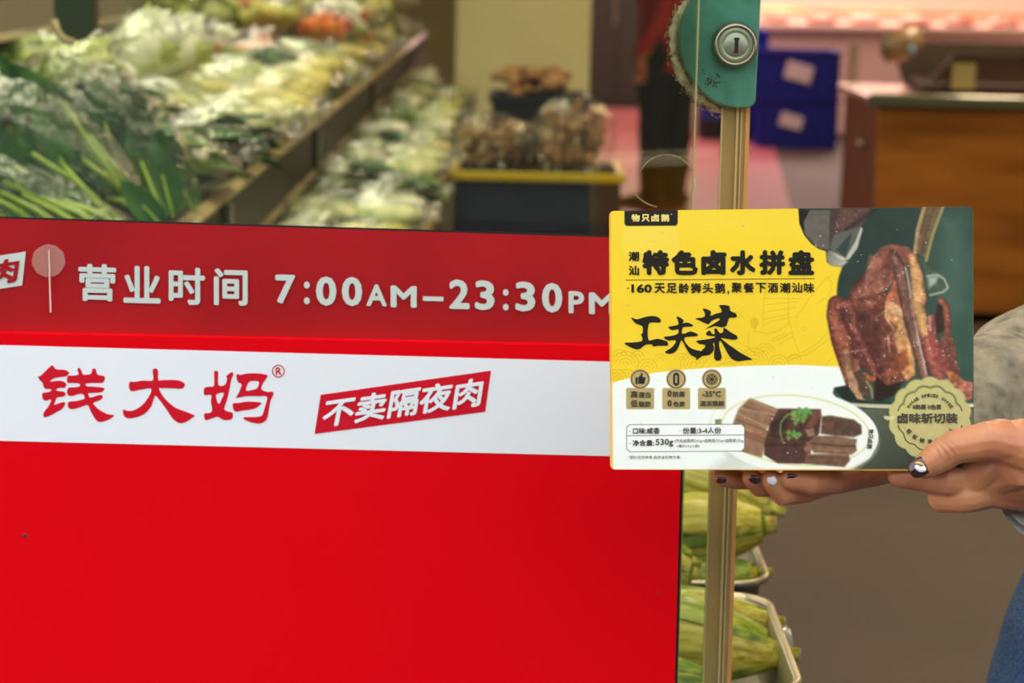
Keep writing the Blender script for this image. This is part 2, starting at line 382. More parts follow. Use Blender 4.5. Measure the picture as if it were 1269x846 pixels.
# ------------------------------------------------------------------ bright red board with the white band
YB = 1.768
sign_red = mat('glossy_sign_red', rgb(230, 0, 16), .45, spec=.12, noise_amt=.015, nscale=4)
sign_white = mat('sign_white', rgb(240, 243, 246), .45, spec=.2)
sg = thing('shop_sign_board', 'bright red shop board with a white band and red lettering, below the film strip', 'sign', (0, YB, .3))
def br(py): return 843.2 - .0272 * (py - 588)
part('board', vslab((-500, 402.4), (br(431), 431), (br(1400), 1400), (-500, 1400), YB, YB + .0115), sign_red, sg, False)
part('side_seal', vslab((br(431) - 1, 432), (br(431) + 3.2, 432), (br(1400) + 3.2, 1400), (br(1400) - 1, 1400), YB + .002, YB + .0118), black_m, sg, False, label='dark side edge')
B1 = lambda dy: (lambda px, py: at_y(px, py, YB - dy))
wb = MB(); poly_on(wb, [(-500, 413.7), (848, 450.5), (845, 567.2), (-500, 533.4)], B1(.0004)); part('white_band', wb, sign_white, sg, False)
Z1 = lambda p: (40 + p[0] / 7.931, 440 + p[1] / 7.931); Z2 = lambda p: (200 + p[0] / 7.465, 440 + p[1] / 7.465)
qL = [(200,100),(235,138),(310,142),(362,168),(335,205),(290,212),(215,225),(175,258),(260,250),(315,262),(335,290),(312,320),(265,320),(233,340),(260,352),(310,358),(328,382),(305,405),(245,415),(232,440),(215,487),(265,470),(318,460),(318,490),(290,530),(235,560),(180,590),(120,610),(108,580),(125,545),(160,500),(185,435),(130,447),(103,425),(97,380),(115,368),(160,362),(190,345),(175,332),(130,330),(110,305),(100,270),(75,245),(55,210),(80,203),(130,155),(175,112)]
qR = [(345,215),(355,200),(400,200),(455,188),(445,150),(450,128),(468,128),(485,160),(500,190),(560,188),(585,170),(590,140),(605,130),(625,140),(640,190),(700,203),(714,225),(700,262),(680,272),(620,272),(540,275),(522,290),(540,305),(600,308),(690,318),(708,335),(685,360),(640,368),(560,372),(552,385),(565,415),(610,405),(660,390),(688,395),(690,418),(665,442),(600,468),(620,500),(665,540),(740,578),(803,588),(780,615),(720,645),(670,655),(635,643),(600,595),(570,540),(545,490),(500,500),(440,520),(390,530),(355,515),(350,470),(370,455),(430,450),(500,432),(515,420),(505,390),(480,378),(440,385),(390,400),(350,390),(342,350),(360,318),(420,315),(465,305),(470,285),(455,277),(400,272),(350,272),(340,245)]
da = [Z1(p) for p in [(1186,245),(1183,150),(1210,130),(1235,150),(1238,243)]] + [Z2(p) for p in [(0,230),(80,228),(160,232),(210,258),(214,285),(185,310),(100,305),(0,303)]] + [Z1((1245,324))] + [Z2(p) for p in [(0,358),(50,420),(130,485),(220,520),(305,555),(290,575),(240,610),(190,628),(150,620),(100,580),(50,505),(0,435)]] + [Z1(p) for p in [(1245,435),(1207,398),(1170,500),(1110,570),(1040,605),(960,620),(910,605),(893,570),(895,535),(950,548),(1010,535),(1080,490),(1140,415),(1172,330),(1080,335),(990,353),(960,340),(950,290),(965,258),(1000,262),(1090,248)]]
ma1 = [(487,280),(488,160),(505,145),(525,160),(527,275),(590,272),(608,215),(600,195),(640,160),(660,158),(665,180),(645,230),(635,290),(610,400),(582,490),(600,515),(655,530),(663,560),(650,590),(610,600),(570,595),(520,570),(480,580),(420,600),(400,590),(397,540),(440,535),(470,510),(458,430),(462,368),(400,368),(393,330),(400,300),(440,290)]
ma1h = [(510,360),(578,347),(560,400),(533,450),(510,410)]
ma2 = [(693,195),(705,172),(730,182),(800,168),(900,168),(975,182),(980,200),(940,260),(925,315),(985,340),(1025,335),(1037,360),(1010,420),(995,500),(975,590),(920,630),(850,625),(790,605),(757,577),(820,572),(900,568),(935,550),(960,470),(978,385),(900,378),(800,378),(745,385),(690,393),(715,350),(735,300),(742,265),(710,250)]
ma2h = [(810,248),(860,238),(902,245),(890,300),(850,318),(782,325)]
ma3 = [(660,465),(665,445),(720,440),(800,428),(920,437),(915,455),(870,490),(800,505),(740,512),(695,522),(668,505)]
lt = MB(); s_ = B1(.0008)
poly_on(lt, smooth_loop([Z1(p) for p in qL]), s_); poly_on(lt, smooth_loop([Z1(p) for p in qR]), s_); poly_on(lt, smooth_loop(da), s_)
poly_on(lt, smooth_loop([Z2(p) for p in ma1]), s_, [smooth_loop([Z2(p) for p in ma1h])])
poly_on(lt, smooth_loop([Z2(p) for p in ma2]), s_, [smooth_loop([Z2(p) for p in ma2h])]); poly_on(lt, smooth_loop([Z2(p) for p in ma3]), s_)
cx, cy = Z2((1082, 147)); ring = lambda r: [(cx + r * math.cos(2 * PI * k / 32), cy + r * math.sin(2 * PI * k / 32)) for k in range(32)]
poly_on(lt, ring(7.9), s_, [ring(6.7)]); text_on(lt, 'R', ((cx - 3.2, cy - 4.6), (cx + 4, cy - 4.6), (cx + 4, cy + 4.6), (cx - 3.2, cy + 4.6)), s_, .02)
part('name_lettering', lt, mat('sign_letter_red', rgb(212, 14, 38), .45, spec=.3), sg, False, label='red brush style shop name')
sp = MB(); poly_on(sp, [(397.5, 489), (608.5, 459), (601.2, 510), (389.8, 537.5)], s_); part('slogan_plate', sp, bpy.data.materials['sign_letter_red'], sg, False, label='slanted red slogan plate')
tl = MB(); text_on(tl, '不卖隔夜肉', ((404, 494.5), (600.5, 466.5), (595, 503), (397, 530.5)), B1(.0013), .028); part('slogan_lettering', tl, sign_white, sg, False)

part('paint_chip', MB().ball(at_y(30, 663, YB), (.0024, .0006, .0018), 9, 5).ball(at_y(34, 665, YB), (.0009, .0005, .0009), 7, 4).ball(at_y(816, 735, YB), (.0011, .0005, .0009), 7, 4), mat('chip_brown', rgb(120, 40, 24), .7), sg, kind='stuff')
# ------------------------------------------------------------------ door lock
lk = thing('door_lock', 'green D shaped door lock plate with a steel key cylinder', 'lock', at_y(890, 60, YR0))
YL = 1.797
dpts = [(944, -38), (943, 0), (940, 60), (936.5, 124), (934, 130), (928, 133.2), (912, 134), (898, 131.5), (885, 126), (871, 115), (860, 102), (850, 85), (843, 66), (841, 48), (843, 30), (850, 10), (862, -8), (880, -24), (905, -35), (930, -40)]
green_m = ramp_mat('green_lock_coating', [rgb(48, 104, 82), rgb(66, 126, 102), rgb(58, 116, 94)], 30, rough=.42, detail=4, bump=.1, coat=.1)
q = [at_y(*p, YL) for p in dpts]
lp = part('lock_plate', MB().prism(q, (0, YR0 - YL - .0005, 0)), green_m, lk, False)
bv = lp.modifiers.new('bevel', 'BEVEL'); bv.width = .0012; bv.segments = 2; bv.limit_method = 'ANGLE'
rim = MB().tube([at_y(*p, YL + .003) for p in dpts[7:16]], .0011, 6); part('plate_rim', rim, steel_m, lk)
c0 = at_y(910, 55, YL); U_ = .000695
chrome = mat('worn_chrome', rgb(168, 160, 138), .28, metal=1, noise_amt=.12, nscale=60)
cy_ = part('key_cylinder', MB().lathe(c0 + Vector((0, -.001, 0)), [(.0198, 0), (.0196, .004), (.0182, .0095), (.0172, .0115), (.0158, .0118), (.0152, .0106), (.0152, 0.009)], 40, (0, -1, 0)), chrome, lk)
c1 = c0 + Vector((0, -.0105, 0))
sub('cylinder_face', MB().lathe(c1, [(.0151, 0), (.0151, .001), (.0106, .0013), (.0103, .0008), (.0100, .0014), (0.0001, .0015)], 40, (0, -1, 0)), mat('brushed_key_face', rgb(138, 146, 120), .4, metal=.5, noise_amt=.06, nscale=80), cy_)
sub('keyhole', MB().box(c1 + Vector((.0006, -.0013, .0)), (.0032, .001, .0115)).box(c1 + Vector((.0006, -.0014, .0052)), (.0046, .001, .002)).box(c1 + Vector((.0004, -.0014, -.0062)), (.0042, .001, .0014)), black_m, cy_, False)
gr = MB()
for k in range(44):
    px, py = random.gauss(883, 6), random.gauss(100, 5)
    a = at_y(px, py, YL - .0003); gr.ball(a, (random.uniform(.0002, .0010), .0002, random.uniform(.0002, .0011)), 6, 4)
part('grime_spots', gr, mat('grime', rgb(60, 48, 30), .8), lk, kind='stuff')
sil = thing('silicone_bead', 'lumpy dried cream silicone bead round the lower left of the green lock', 'sealant', at_y(850, 80, YR0))
sil_m = ramp_mat('dirty_silicone', [rgb(120, 96, 66), rgb(206, 200, 160), rgb(232, 228, 196)], 90, rough=.6, bump=.8)
sb = MB(); path = [(866, -14), (851, 6), (841, 22), (835.5, 40), (835, 58), (838, 76), (845, 93), (854, 108), (866, 121), (880, 131), (896, 137.5), (912, 140), (922, 139)]
pp = []
for i in range(len(path) - 1):
    for k in range(5):
        t = k / 5; pp.append((path[i][0] * (1 - t) + path[i + 1][0] * t, path[i][1] * (1 - t) + path[i + 1][1] * t))
sb.tube([at_y(x + random.uniform(-.7, .7), y + random.uniform(-.7, .7), YR0 - .003) for x, y in pp], [.0045 * random.uniform(.75, 1.15) for _ in pp], 9, wob=.3)
part('bead', sb, sil_m, sil)
sm = MB()
for x, y in pp[3:]:
    nx, ny = x - 905, y - 45; L = math.hypot(nx, ny); nx /= L; ny /= L
    for k in range(2):
        d = random.uniform(2, 11); a = at_y(x + nx * d + random.uniform(-3, 3), y + ny * d + random.uniform(-3, 3), YR0 - .0005)
        t = math.atan2(-nx, ny); sm.ball(a, (random.uniform(.0007, .0028), .0005, random.uniform(.0004, .0012)), 7, 4, Matrix.Rotation(t + random.uniform(-.4, .4), 3, 'Y'))
part('smears', sm, ramp_mat('brown_glue_smear', [rgb(96, 66, 44), rgb(190, 160, 118)], 60, rough=.7), sil, kind='stuff')
# old ring of glue on the glass
gl = thing('glue_ring', 'thin pale ring of old glue on the glass in front of the distant legs', 'mark', at_y(825, 220, YR0))
arc = lambda cx, cy, r, a0, a1, n=26: [at_y(cx + r * math.cos(math.radians(a0 + (a1 - a0) * k / n)), cy + r * .98 * math.sin(math.radians(a0 + (a1 - a0) * k / n)), YF1 + .001) for k in range(n + 1)]
g = MB().tube(arc(826, 226, 35, 205, 372), [.0004 + .0002 * math.sin(k * 1.7) ** 2 for k in range(27)], 6).tube(arc(822, 214, 44, 100, 142, 12), .0006, 6)
part('ring', g, mat('glue', rgb(206, 196, 150), .5), gl)

# ================================================================== the printed food box held in front of the door
bl_, br_ = CAM + ray(755.5, 421.5) * 1.585, CAM + ray(1206.5, 419.5) * 1.548
bu = (br_ - bl_).normalized(); BW = (br_ - bl_).length
bn = bu.cross(UP).normalized()                         # away from the camera
if bn.dot(FW) < 0: bn = -bn
bvv = bn.cross(bu).normalized()
if bvv.z < 0: bvv = -bvv
BC = (bl_ + br_) / 2
def bsurf(h=0.0): return lambda px, py: on_plane(px, py, BC - bn * h, bn)
tl_ = bsurf()(980, 258.5); bo_ = bsurf()(982, 582.5)
vt, vb = (tl_ - BC).dot(bvv), (bo_ - BC).dot(bvv); BH = vt - vb
def BP(u, v, w): return BC + bu * u + bvv * v + bn * w   # box coordinates
fb = thing('food_box', 'yellow and white printed food box with a roast goose picture, held up in two hands', 'box', BP(0, vb, .015))
BT = .034
bm_ = MB(); cpts = []
r_ = .004
for (sx_, sy_, a0) in ((1, 1, 0), (-1, 1, 90), (-1, -1, 180), (1, -1, 270)):
    cxu, cyv = sx_ * (BW / 2 - r_), (vt - r_ if sy_ > 0 else vb + r_)
    for k in range(4):
        a = math.radians(a0 + 30 * k); cpts.append((cxu + r_ * math.cos(a), cyv + r_ * math.sin(a)))
bm_.prism([BP(u, v, .0006) for u, v in cpts], bn * BT)
carton = part('carton', bm_, mat('yellow_carton_card', rgb(246, 190, 60), .25, coat=.6), fb, False)
# ---- printed picture: colours painted per vertex on a fine sheet (flat print)
nx_, ny_ = 580, 420
uu, vv_ = np.meshgrid(np.linspace(-BW / 2, BW / 2, nx_), np.linspace(vt, vb, ny_))
# keep within rounded corners
dx = np.abs(uu) - (BW / 2 - r_); dyc = np.abs(vv_ - (vt + vb) / 2) - (BH / 2 - r_)
msk = (dx > 0) & (dyc > 0); L = np.hypot(dx, dyc); sc_ = np.where(msk & (L > r_), r_ / np.maximum(L, 1e-9), 1)
uu = np.where(msk, np.sign(uu) * (BW / 2 - r_ + dx * sc_), uu); vv_ = np.where(msk, (vt + vb) / 2 + np.sign(vv_ - (vt + vb) / 2) * (BH / 2 - r_ + dyc * sc_), vv_)
P3 = np.array(BC)[None] + uu.reshape(-1, 1) * np.array(bu) + vv_.reshape(-1, 1) * np.array(bvv)
dd = P3 - np.array(CAM); zz = dd @ np.array(FW); X = 634.5 + F * (dd @ np.array(RT)) / zz; Y = 423 - F * (dd @ np.array(UP)) / zz   # print coordinates of the sheet
Cc = np.zeros((len(X), 3)); Cc[:] = (253, 214, 46)
def nz(sc, seed, oct=3):
    """value noise over the print"""
    r = np.random.default_rng(seed); out = np.zeros_like(X); amp = 1; tot = 0
    for o in range(oct):
        G = r.random((140, 140)); gx = (X - 740) / sc * 2 ** o; gy = (Y - 240) / sc * 2 ** o
        i = np.floor(gx).astype(int); j = np.floor(gy).astype(int); fx = gx - i; fy = gy - j; fx = fx * fx * (3 - 2 * fx); fy = fy * fy * (3 - 2 * fy)
        i %= 139; j %= 139
        out += amp * ((G[i, j] * (1 - fx) + G[i + 1, j] * fx) * (1 - fy) + (G[i, j + 1] * (1 - fx) + G[i + 1, j + 1] * fx) * fy); tot += amp; amp *= .5
    return out / tot - .5
def blend(a, col):
    global Cc
    col = np.asarray(col, float); Cc = Cc * (1 - a[:, None]) + (col if col.ndim == 2 else col[None]) * a[:, None]
def seg_d(P):
    P = np.asarray(P, float); best = np.full(X.shape, 1e9); T = np.zeros_like(X); acc = 0
    for k in range(len(P) - 1):
        a, b = P[k], P[k + 1]; d = b - a; L2 = max(d @ d, 1e-9); t = np.clip(((X - a[0]) * d[0] + (Y - a[1]) * d[1]) / L2, 0, 1)
        q = np.hypot(X - a[0] - t * d[0], Y - a[1] - t * d[1]); m = q < best; best = np.where(m, q, best); T = np.where(m, k + t, T)
    return best, T / max(1, len(P) - 1)
def bbsel(P, pad):
    P = np.asarray(P, float); return (X > P[:, 0].min() - pad) & (X < P[:, 0].max() + pad) & (Y > P[:, 1].min() - pad) & (Y < P[:, 1].max() + pad)
def with_sel(P, pad, fn):
    global X, Y, Cc
    s = bbsel(P, pad); X0, Y0, C0 = X, Y, Cc; X, Y, Cc = X0[s], Y0[s], C0[s]
    if len(X): fn()
    C0[s] = Cc; X, Y, Cc = X0, Y0, C0
def poly(P, col, soft=1.0, a=1.0, tex=0, ts=6, seed=1, grad=None):
    P = [tuple(p) for p in P]
    def go():
        d, _ = seg_d(P + [P[0]]); ins = np.zeros(X.shape, bool); n = len(P)
        for k in range(n):
            (x0, y0), (x1, y1) = P[k], P[(k + 1) % n]
            c = (y0 > Y) != (y1 > Y); xi = (x1 - x0) * (Y - y0) / ((y1 - y0) if y1 != y0 else 1e-9) + x0; ins ^= c & (X < xi)
        sd = np.where(ins, d, -d); al = np.clip(sd / soft + .5, 0, 1) * a; c = np.tile(np.asarray(col, float), (len(X), 1))
        if grad is not None:
            (gx0, gy0, gx1, gy1, c2) = grad; t = np.clip(((X - gx0) * (gx1 - gx0) + (Y - gy0) * (gy1 - gy0)) / ((gx1 - gx0) ** 2 + (gy1 - gy0) ** 2), 0, 1)[:, None]; c = c * (1 - t) + np.asarray(c2, float) * t
        if tex: c = c * (1 + tex * nz(ts, seed)[:, None] * 2)
        blend(al, np.clip(c, 0, 255))
    with_sel(P, 4 + soft, go)
def tube(P, R, c_mid, c_edge, off=0.0, tex=.15, seed=2, a=1.0, shine=None, ts=5):
    """a rounded limb in the printed picture"""
    R = np.asarray(R if hasattr(R, '__len__') else [R] * len(P), float)
    def go():
        d, t = seg_d(P); r = np.interp(t, np.linspace(0, 1, len(R)), R); q = np.clip(d / r, 0, 1.2)
        al = np.clip((r - d) / 1.1 + .5, 0, 1) * a; k = np.clip(q ** 2, 0, 1)[:, None]
        c = np.asarray(c_mid, float) * (1 - k) + np.asarray(c_edge, float) * k
        c = c * (1 + tex * 2 * nz(ts, seed)[:, None])
        if shine: s = np.clip(nz(3.2, seed + 9) * 4 - shine, 0, 1)[:, None] * (1 - k); c = c * (1 - s) + np.array((250, 235, 215.)) * s
        blend(al, np.clip(c, 0, 255))
    with_sel(P, R.max() + 3, go)
def line(P, w, col, a=1.0):
    def go():
        d, _ = seg_d(P); blend(np.clip((w / 2 - d) / .8 + .5, 0, 1) * a, col)
    with_sel(P, w + 3, go)
def circ(cx, cy, r, col, a=1.0, w=None):
    def go():
        d = np.hypot(X - cx, Y - cy); d = d - r if w is None else np.abs(d - r) - w / 2
        blend(np.clip(-d / .8 + .5, 0, 1) * a, col)
    with_sel([(cx - r, cy - r), (cx + r, cy + r)], 4, go)
def arcl(cx, cy, r, a0, a1, w, col, a=1.0, ry=None):
    ry = ry or r; line([(cx + r * math.cos(math.radians(a0 + (a1 - a0) * k / 18)), cy + ry * math.sin(math.radians(a0 + (a1 - a0) * k / 18))) for k in range(19)], w, col, a)
z5 = lambda *P: [(980 + x / 5.517, 255 + y / 5.517) for x, y in P]
z6 = lambda *P: [(1010 + x / 6.345, 370 + y / 6.345) for x, y in P]
zp = lambda *P: [(880 + x / 5.768, 480 + y / 5.768) for x, y in P]
z8 = lambda *P: [(880 + x / 5.64, 330 + y / 5.64) for x, y in P]
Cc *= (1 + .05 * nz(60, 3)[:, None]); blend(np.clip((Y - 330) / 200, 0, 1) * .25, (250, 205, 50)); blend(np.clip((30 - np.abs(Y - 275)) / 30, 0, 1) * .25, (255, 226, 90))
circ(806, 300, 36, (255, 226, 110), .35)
# faint line drawings: ship, fish and waves
lc = (214, 172, 24)
for P in (z8((375,225),(370,415)), z8((375,415),(430,385),(600,350)), z8((380,370),(560,330)), z8((378,320),(600,285)), z8((385,270),(620,245)), z8((375,225),(640,225)), z8((545,40),(548,400)), z8((600,360),(690,230),(800,90),(860,60)), z8((300,450),(400,470),(480,450),(560,390)), z8((270,470),(265,560),(300,600)), z8((560,400),(590,520),(620,600)), z8((520,640),(650,600),(760,530),(840,440)), z8((560,650),(690,610),(800,530),(850,480)), z8((800,700),(870,620),(900,560)), z8((400,100),(380,225)), z8((440,45),(400,100)), z8((650,50),(680,200)), z8((820,80),(850,110),(840,190),(750,260)), z8((470,520),(570,460)), z8((480,545),(580,490)), z8((310,350),(318,440))): line(P, 1.0, lc, .55)
for (x, y) in z8((520,480),(485,495),(450,510),(656,437)): circ(x, y, 2.4, lc, .5, 1)
poly(z8((280,380),(300,360),(335,365),(340,400),(325,435),(290,435)), (214, 172, 24), .8, .5)
for (cx, cy, n) in ((775, 452, 4), (802, 457, 3), (818, 447, 2), (860, 452, 4), (764, 470, 3), (905, 452, 3), (935, 448, 4), (948, 438, 3), (965, 452, 3), (985, 447, 2), (768, 441, 2), (790, 443, 2), (845, 446, 2), (912, 395, 2)):
    for k in range(n): arcl(cx, cy, 4 + 4.2 * k, 170 + 10 * (cx % 4), 350, 1.0, lc, .62)
for k in range(5): arcl(775, 482, 8 + 4 * k, 185, 300, 1.0, lc, .5); arcl(900, 470, 20 + 7 * k, 200, 330, 1.0, lc, .4)
# white lower field
poly([(740, 478), (760, 473.5), (785, 467), (810, 462), (840, 458.5), (880, 455.5), (930, 453), (985, 452), (1060, 455), (1110, 458), (1110, 600), (740, 600)], (250, 252, 240), 1.2, tex=.012, ts=30)
# dark photograph
dk = z5((50,10),(58,120),(90,200),(140,260),(190,295),(240,310),(245,380),(275,408),(352,418),(330,480),(318,540),(312,640)) + z6((130,130),(160,330),(210,560),(255,680),(150,700),(140,740),(180,800)) + [(1052, 508), (1076, 525), (1088, 545), (1080, 565), (1058, 590), (1220, 590), (1220, 245), (988, 245)]
poly(dk, (44, 58, 50), 1.2, tex=.10, ts=26, seed=5, grad=(1060, 300, 1190, 420, (58, 84, 70)))
poly([(1162, 262), (1196, 268), (1200, 380), (1180, 400), (1160, 370)], (84, 112, 94), 26, .55, tex=.12, ts=18)
# gloved hand at the top
poly(z5((55,10),(125,35),(88,110),(92,180),(60,120)), (30, 26, 20)); poly(z5((130,30),(270,30),(262,300),(190,290),(95,190),(90,110)), (104, 96, 84), 1.5, tex=.1)
poly(z5((272,25),(560,12),(490,130),(395,170),(270,280)), (92, 62, 54), 1.5, tex=.12); poly(z5((270,20),(330,20),(300,180),(268,230)), (60, 48, 42), 4, .6)
poly(z5((300,190),(395,165),(480,140),(375,360),(300,330),(265,290)), (98, 96, 84), 1.5); poly(z5((310,300),(420,180),(375,352)), (52, 66, 58), 1.5)
poly(z5((480,140),(492,160),(455,290),(400,365),(360,380),(262,325),(262,305),(375,357),(440,240)), (196, 190, 168), 1.2, tex=.1, ts=4)
poly(z5((245,315),(275,315),(350,375),(395,380),(350,415),(275,408),(248,370)), (120, 116, 100), 1.6, grad=(1025, 310, 1050, 330, (196, 190, 170)))
line(z5((380,160),(600,10)), 5, (24, 34, 30), .5)
# basting liquid and hook line
poly(z5((918,5),(1048,5),(985,200),(935,385),(880,330),(842,320),(870,160)), (112, 88, 58), 1.5, tex=.15, ts=7); line(z5((912,10),(868,160),(848,320)), 4.5, (184, 150, 98)); line(z5((1040,10),(968,200),(925,375)), 3.6, (150, 146, 92))
line(z5((980,10),(920,200),(895,330)), 4, (88, 66, 50), .7)
# goose
tube(z5((610,420),(520,600),(500,800),(560,1000)), [9, 21, 26, 24], (136, 74, 54), (86, 42, 32), tex=.16, seed=11, shine=1.0)
poly(z5((690,262),(800,280),(845,330),(800,400),(720,480),(670,560),(540,640),(400,640),(420,600),(500,520),(520,430),(560,350),(620,280)), (144, 84, 64), 2.5, tex=.17, ts=7, seed=12)
poly(z5((400,640),(650,590),(660,900),(420,900)), (120, 66, 48), 4, tex=.15, ts=6, seed=19)
poly(z5((540,330),(600,360),(560,450),(520,560),(500,560),(520,450)), (164, 104, 80), 5, .7, tex=.12); poly(z5((650,330),(720,350),(700,440),(620,430)), (100, 48, 38), 5, .7); poly(z5((700,340),(740,345),(745,390),(705,385)), (190, 140, 122), 4, .8)
poly(z6((330,30),(560,0),(660,60),(780,500),(790,620),(700,650),(560,700),(480,640),(400,400)), (128, 68, 48), 3, tex=.22, ts=6, seed=13)
poly(z6((330,80),(500,60),(520,400),(540,700),(470,690),(430,560),(340,300)), (92, 48, 36), 6, .8, tex=.16, ts=5, seed=33)
poly(z5((712,500),(735,540),(770,800),(640,720),(655,620)), (190, 100, 64), 2.5, tex=.12)
poly(z6((560,30),(600,20),(690,90),(700,200),(745,320),(780,480),(785,600),(720,640),(660,560),(650,420),(600,220),(555,150)), (206, 142, 84), 3.5, tex=.24, ts=5, seed=14); poly(z6((580,30),(660,60),(680,130),(610,120)), (236, 190, 140), 6, .8, tex=.2, ts=3)
poly(z6((640,430),(720,400),(740,500),(650,620),(620,650)), (140, 66, 36), 6, .8, tex=.2, ts=4); line(z6((700,300),(745,400),(775,520)), 5, (236, 176, 92), .6)
line(z6((590,180),(640,230),(610,300)), 2.2, (120, 60, 30), .7); line(z6((560,20),(552,150),(600,200)), 1.6, (226, 190, 160), .7); line(z6((575,290),(585,420)), 1.8, (214, 180, 160), .7)
# neck strips on the right
tube(z5((700,330),(745,430),(770,560),(800,700)) + z6((720,40),(780,260),(830,480),(870,640)), [5, 8, 8, 8, 7.5, 8, 7, 6], (136, 92, 74), (78, 46, 36), tex=.14, seed=15)
line(z5((785,420),(805,520),(830,680)) + z6((755,20),(800,250),(835,420),(875,600)), 2.6, (214, 192, 178), .75)
tube(z5((830,345),(860,480),(880,640)) + z6((800,20),(850,220),(900,360)), [5, 8, 9, 8, 8, 6], (222, 164, 98), (150, 88, 56), tex=.1, seed=16)
tube(z6((880,330),(910,430),(960,560),(985,610)), [6, 8, 9, 6], (184, 96, 76), (116, 52, 42), tex=.16, seed=17, shine=.9)
poly(z6((890,130),(940,120),(950,300),(1010,420),(1080,500),(1135,540),(1135,620),(1020,600),(930,430),(885,300)), (150, 72, 60), 2, tex=.22, ts=4, seed=18)
line(z6((900,140),(905,240)), 3, (226, 170, 160), .7)
tube(z6((985,10),(1030,60),(1045,180),(1040,270)), [3.5, 4.5, 4.5, 4], (170, 94, 66), (104, 50, 38), tex=.15); poly(z6((960,40),(1000,60),(1015,250),(960,280),(945,150)), (60, 36, 28), 2, tex=.1)
poly(z6((990,280),(1060,260),(1095,330),(1115,440),(1130,620),(1060,560),(1040,460),(980,400)), (120, 70, 54), 2, tex=.24, ts=4, seed=21)
poly(z6((1030,570),(1080,570),(1160,630),(1150,655),(1060,640)), (196, 116, 62), 1.5, tex=.2, ts=3)
poly(z6((1020,620),(1240,655),(1235,790),(1120,800),(1050,700)), (188, 108, 84), 2, tex=.42, ts=3, seed=22)
# water shine blob
poly(z5((860,330),(960,430),(1050,480),(1085,550),(1060,595),(960,610),(925,560),(915,440)), (86, 100, 80), 2, .75, tex=.25, ts=5); line(z5((930,480),(1000,470),(1050,500),(1075,560),(1040,590),(950,610)), 2.2, (206, 206, 176), .8); poly(z5((940,490),(1010,480),(990,530),(945,560)), (190, 204, 180), 4, .8)
# left wing and foot
tube(z6((170,45),(150,130),(210,330),(255,520),(290,700)), [11, 9.5, 13, 10, 6], (156, 82, 58), (84, 38, 28), tex=.15, seed=23)
tube(z6((190,60),(260,50),(300,120),(300,220),(370,360),(440,510),(480,600)), [7, 7, 5, 5, 5, 5, 4.5], (150, 80, 62), (84, 38, 32), tex=.15, seed=24, shine=.9)
poly(z6((190,80),(240,60),(240,110),(200,130)), (92, 44, 34), 2); poly(z6((230,400),(260,395),(280,520),(300,600),(330,640),(395,800),(330,790),(270,690),(240,560)), (172, 126, 88), 2, tex=.25, ts=3); poly(z6((300,470),(345,480),(355,560),(300,580)), (158, 100, 74), 2, tex=.2, ts=3)
tube(z6((385,595),(440,635),(500,620)), [3, 3.5, 4], (186, 96, 60), (120, 56, 36)); poly(z6((330,580),(400,600),(420,760),(380,790),(340,700)), (96, 66, 44), 2, tex=.3, ts=3)
line(z6((405,650),(440,700),(455,780)), 3.4, (150, 128, 84)); poly(z6((480,600),(560,680),(700,650),(620,760),(520,810),(460,800)), (46, 32, 24), 3, tex=.2, ts=4); line(z6((190,430),(400,400)), 1.2, (200, 160, 130), .7)
# pot
poly(z6((150,700),(255,680),(330,790),(480,815),(600,810),(590,830),(380,826),(230,800)), (34, 44, 36), 1.4); poly([(1050, 499), (1075, 500), (1105, 501), (1105, 506), (1075, 505), (1055, 503)], (206, 200, 160), 1.2)
poly([(1060, 507), (1110, 506), (1207, 500), (1210, 590), (1040, 590), (1082, 566), (1092, 540), (1080, 520)], (92, 96, 76), 2, tex=.08, ts=20, grad=(1080, 520, 1130, 585, (58, 64, 50)))
poly([(1190, 500), (1207, 500), (1207, 504), (1190, 505)], (232, 226, 200), 1.2); poly([(1185, 508), (1207, 506), (1207, 560), (1190, 560)], (110, 112, 84), 4, .8)
# plate
def ell(cx, cy, rx, ry, rot=0, n=60): 
    c, s = math.cos(rot), math.sin(rot); return [(cx + rx * math.cos(2 * PI * k / n) * c - ry * math.sin(2 * PI * k / n) * s, cy + rx * math.cos(2 * PI * k / n) * s + ry * math.sin(2 * PI * k / n) * c) for k in range(n)]
poly(ell(984, 538, 106, 54, .10), (218, 216, 196), 5, .55); poly(ell(985, 534, 104, 53, .10), (252, 252, 240), 1.4)
E1 = ell(986, 533, 92, 43, .10); line(E1 + [E1[0]], 1.3, (214, 212, 96), .9)
poly([(868, 588), (905, 563), (935, 588)], (170, 168, 150), 12, .35)
mt = (104, 76, 62)
poly(zp((285,75),(490,155),(480,210),(430,260),(400,300),(430,330),(395,400),(370,500),(160,440),(165,250),(205,150)), (150, 112, 84), 1.4, tex=.12, ts=6, seed=31)
for k, P in enumerate((zp((280,85),(480,170)), zp((240,130),(470,215)), zp((200,185),(440,300)), zp((180,225),(430,320)), zp((175,270),(410,350)), zp((200,330),(400,400)), zp((215,150),(478,200)), zp((170,300),(400,375)))): line(P, 1.6 if k % 2 else 2.2, (104, 66, 48) if k % 2 else (196, 156, 118), .65)
poly(zp((205,150),(240,110),(180,240),(165,270)), (190, 150, 120), 3, .5); poly(zp((300,310),(400,330),(380,360),(280,340)), (160, 88, 70), 3, .6)
poly(zp((490,150),(790,155),(795,210),(780,330),(740,370),(700,540),(640,545),(480,540),(385,480),(390,380),(430,260)), (84, 54, 44), 1.6, tex=.25, ts=6, seed=32)
poly(zp((420,260),(530,200),(560,300),(440,330)), (58, 38, 34), 3, .8, tex=.1); poly(zp((395,430),(480,420),(640,430),(660,520),(500,530),(400,480)), (88, 58, 50), 3, .9, tex=.14)
line(zp((400,410),(650,410)), 2, (48, 30, 28), .7); line(zp((430,340),(680,370)), 2, (50, 32, 28), .7)
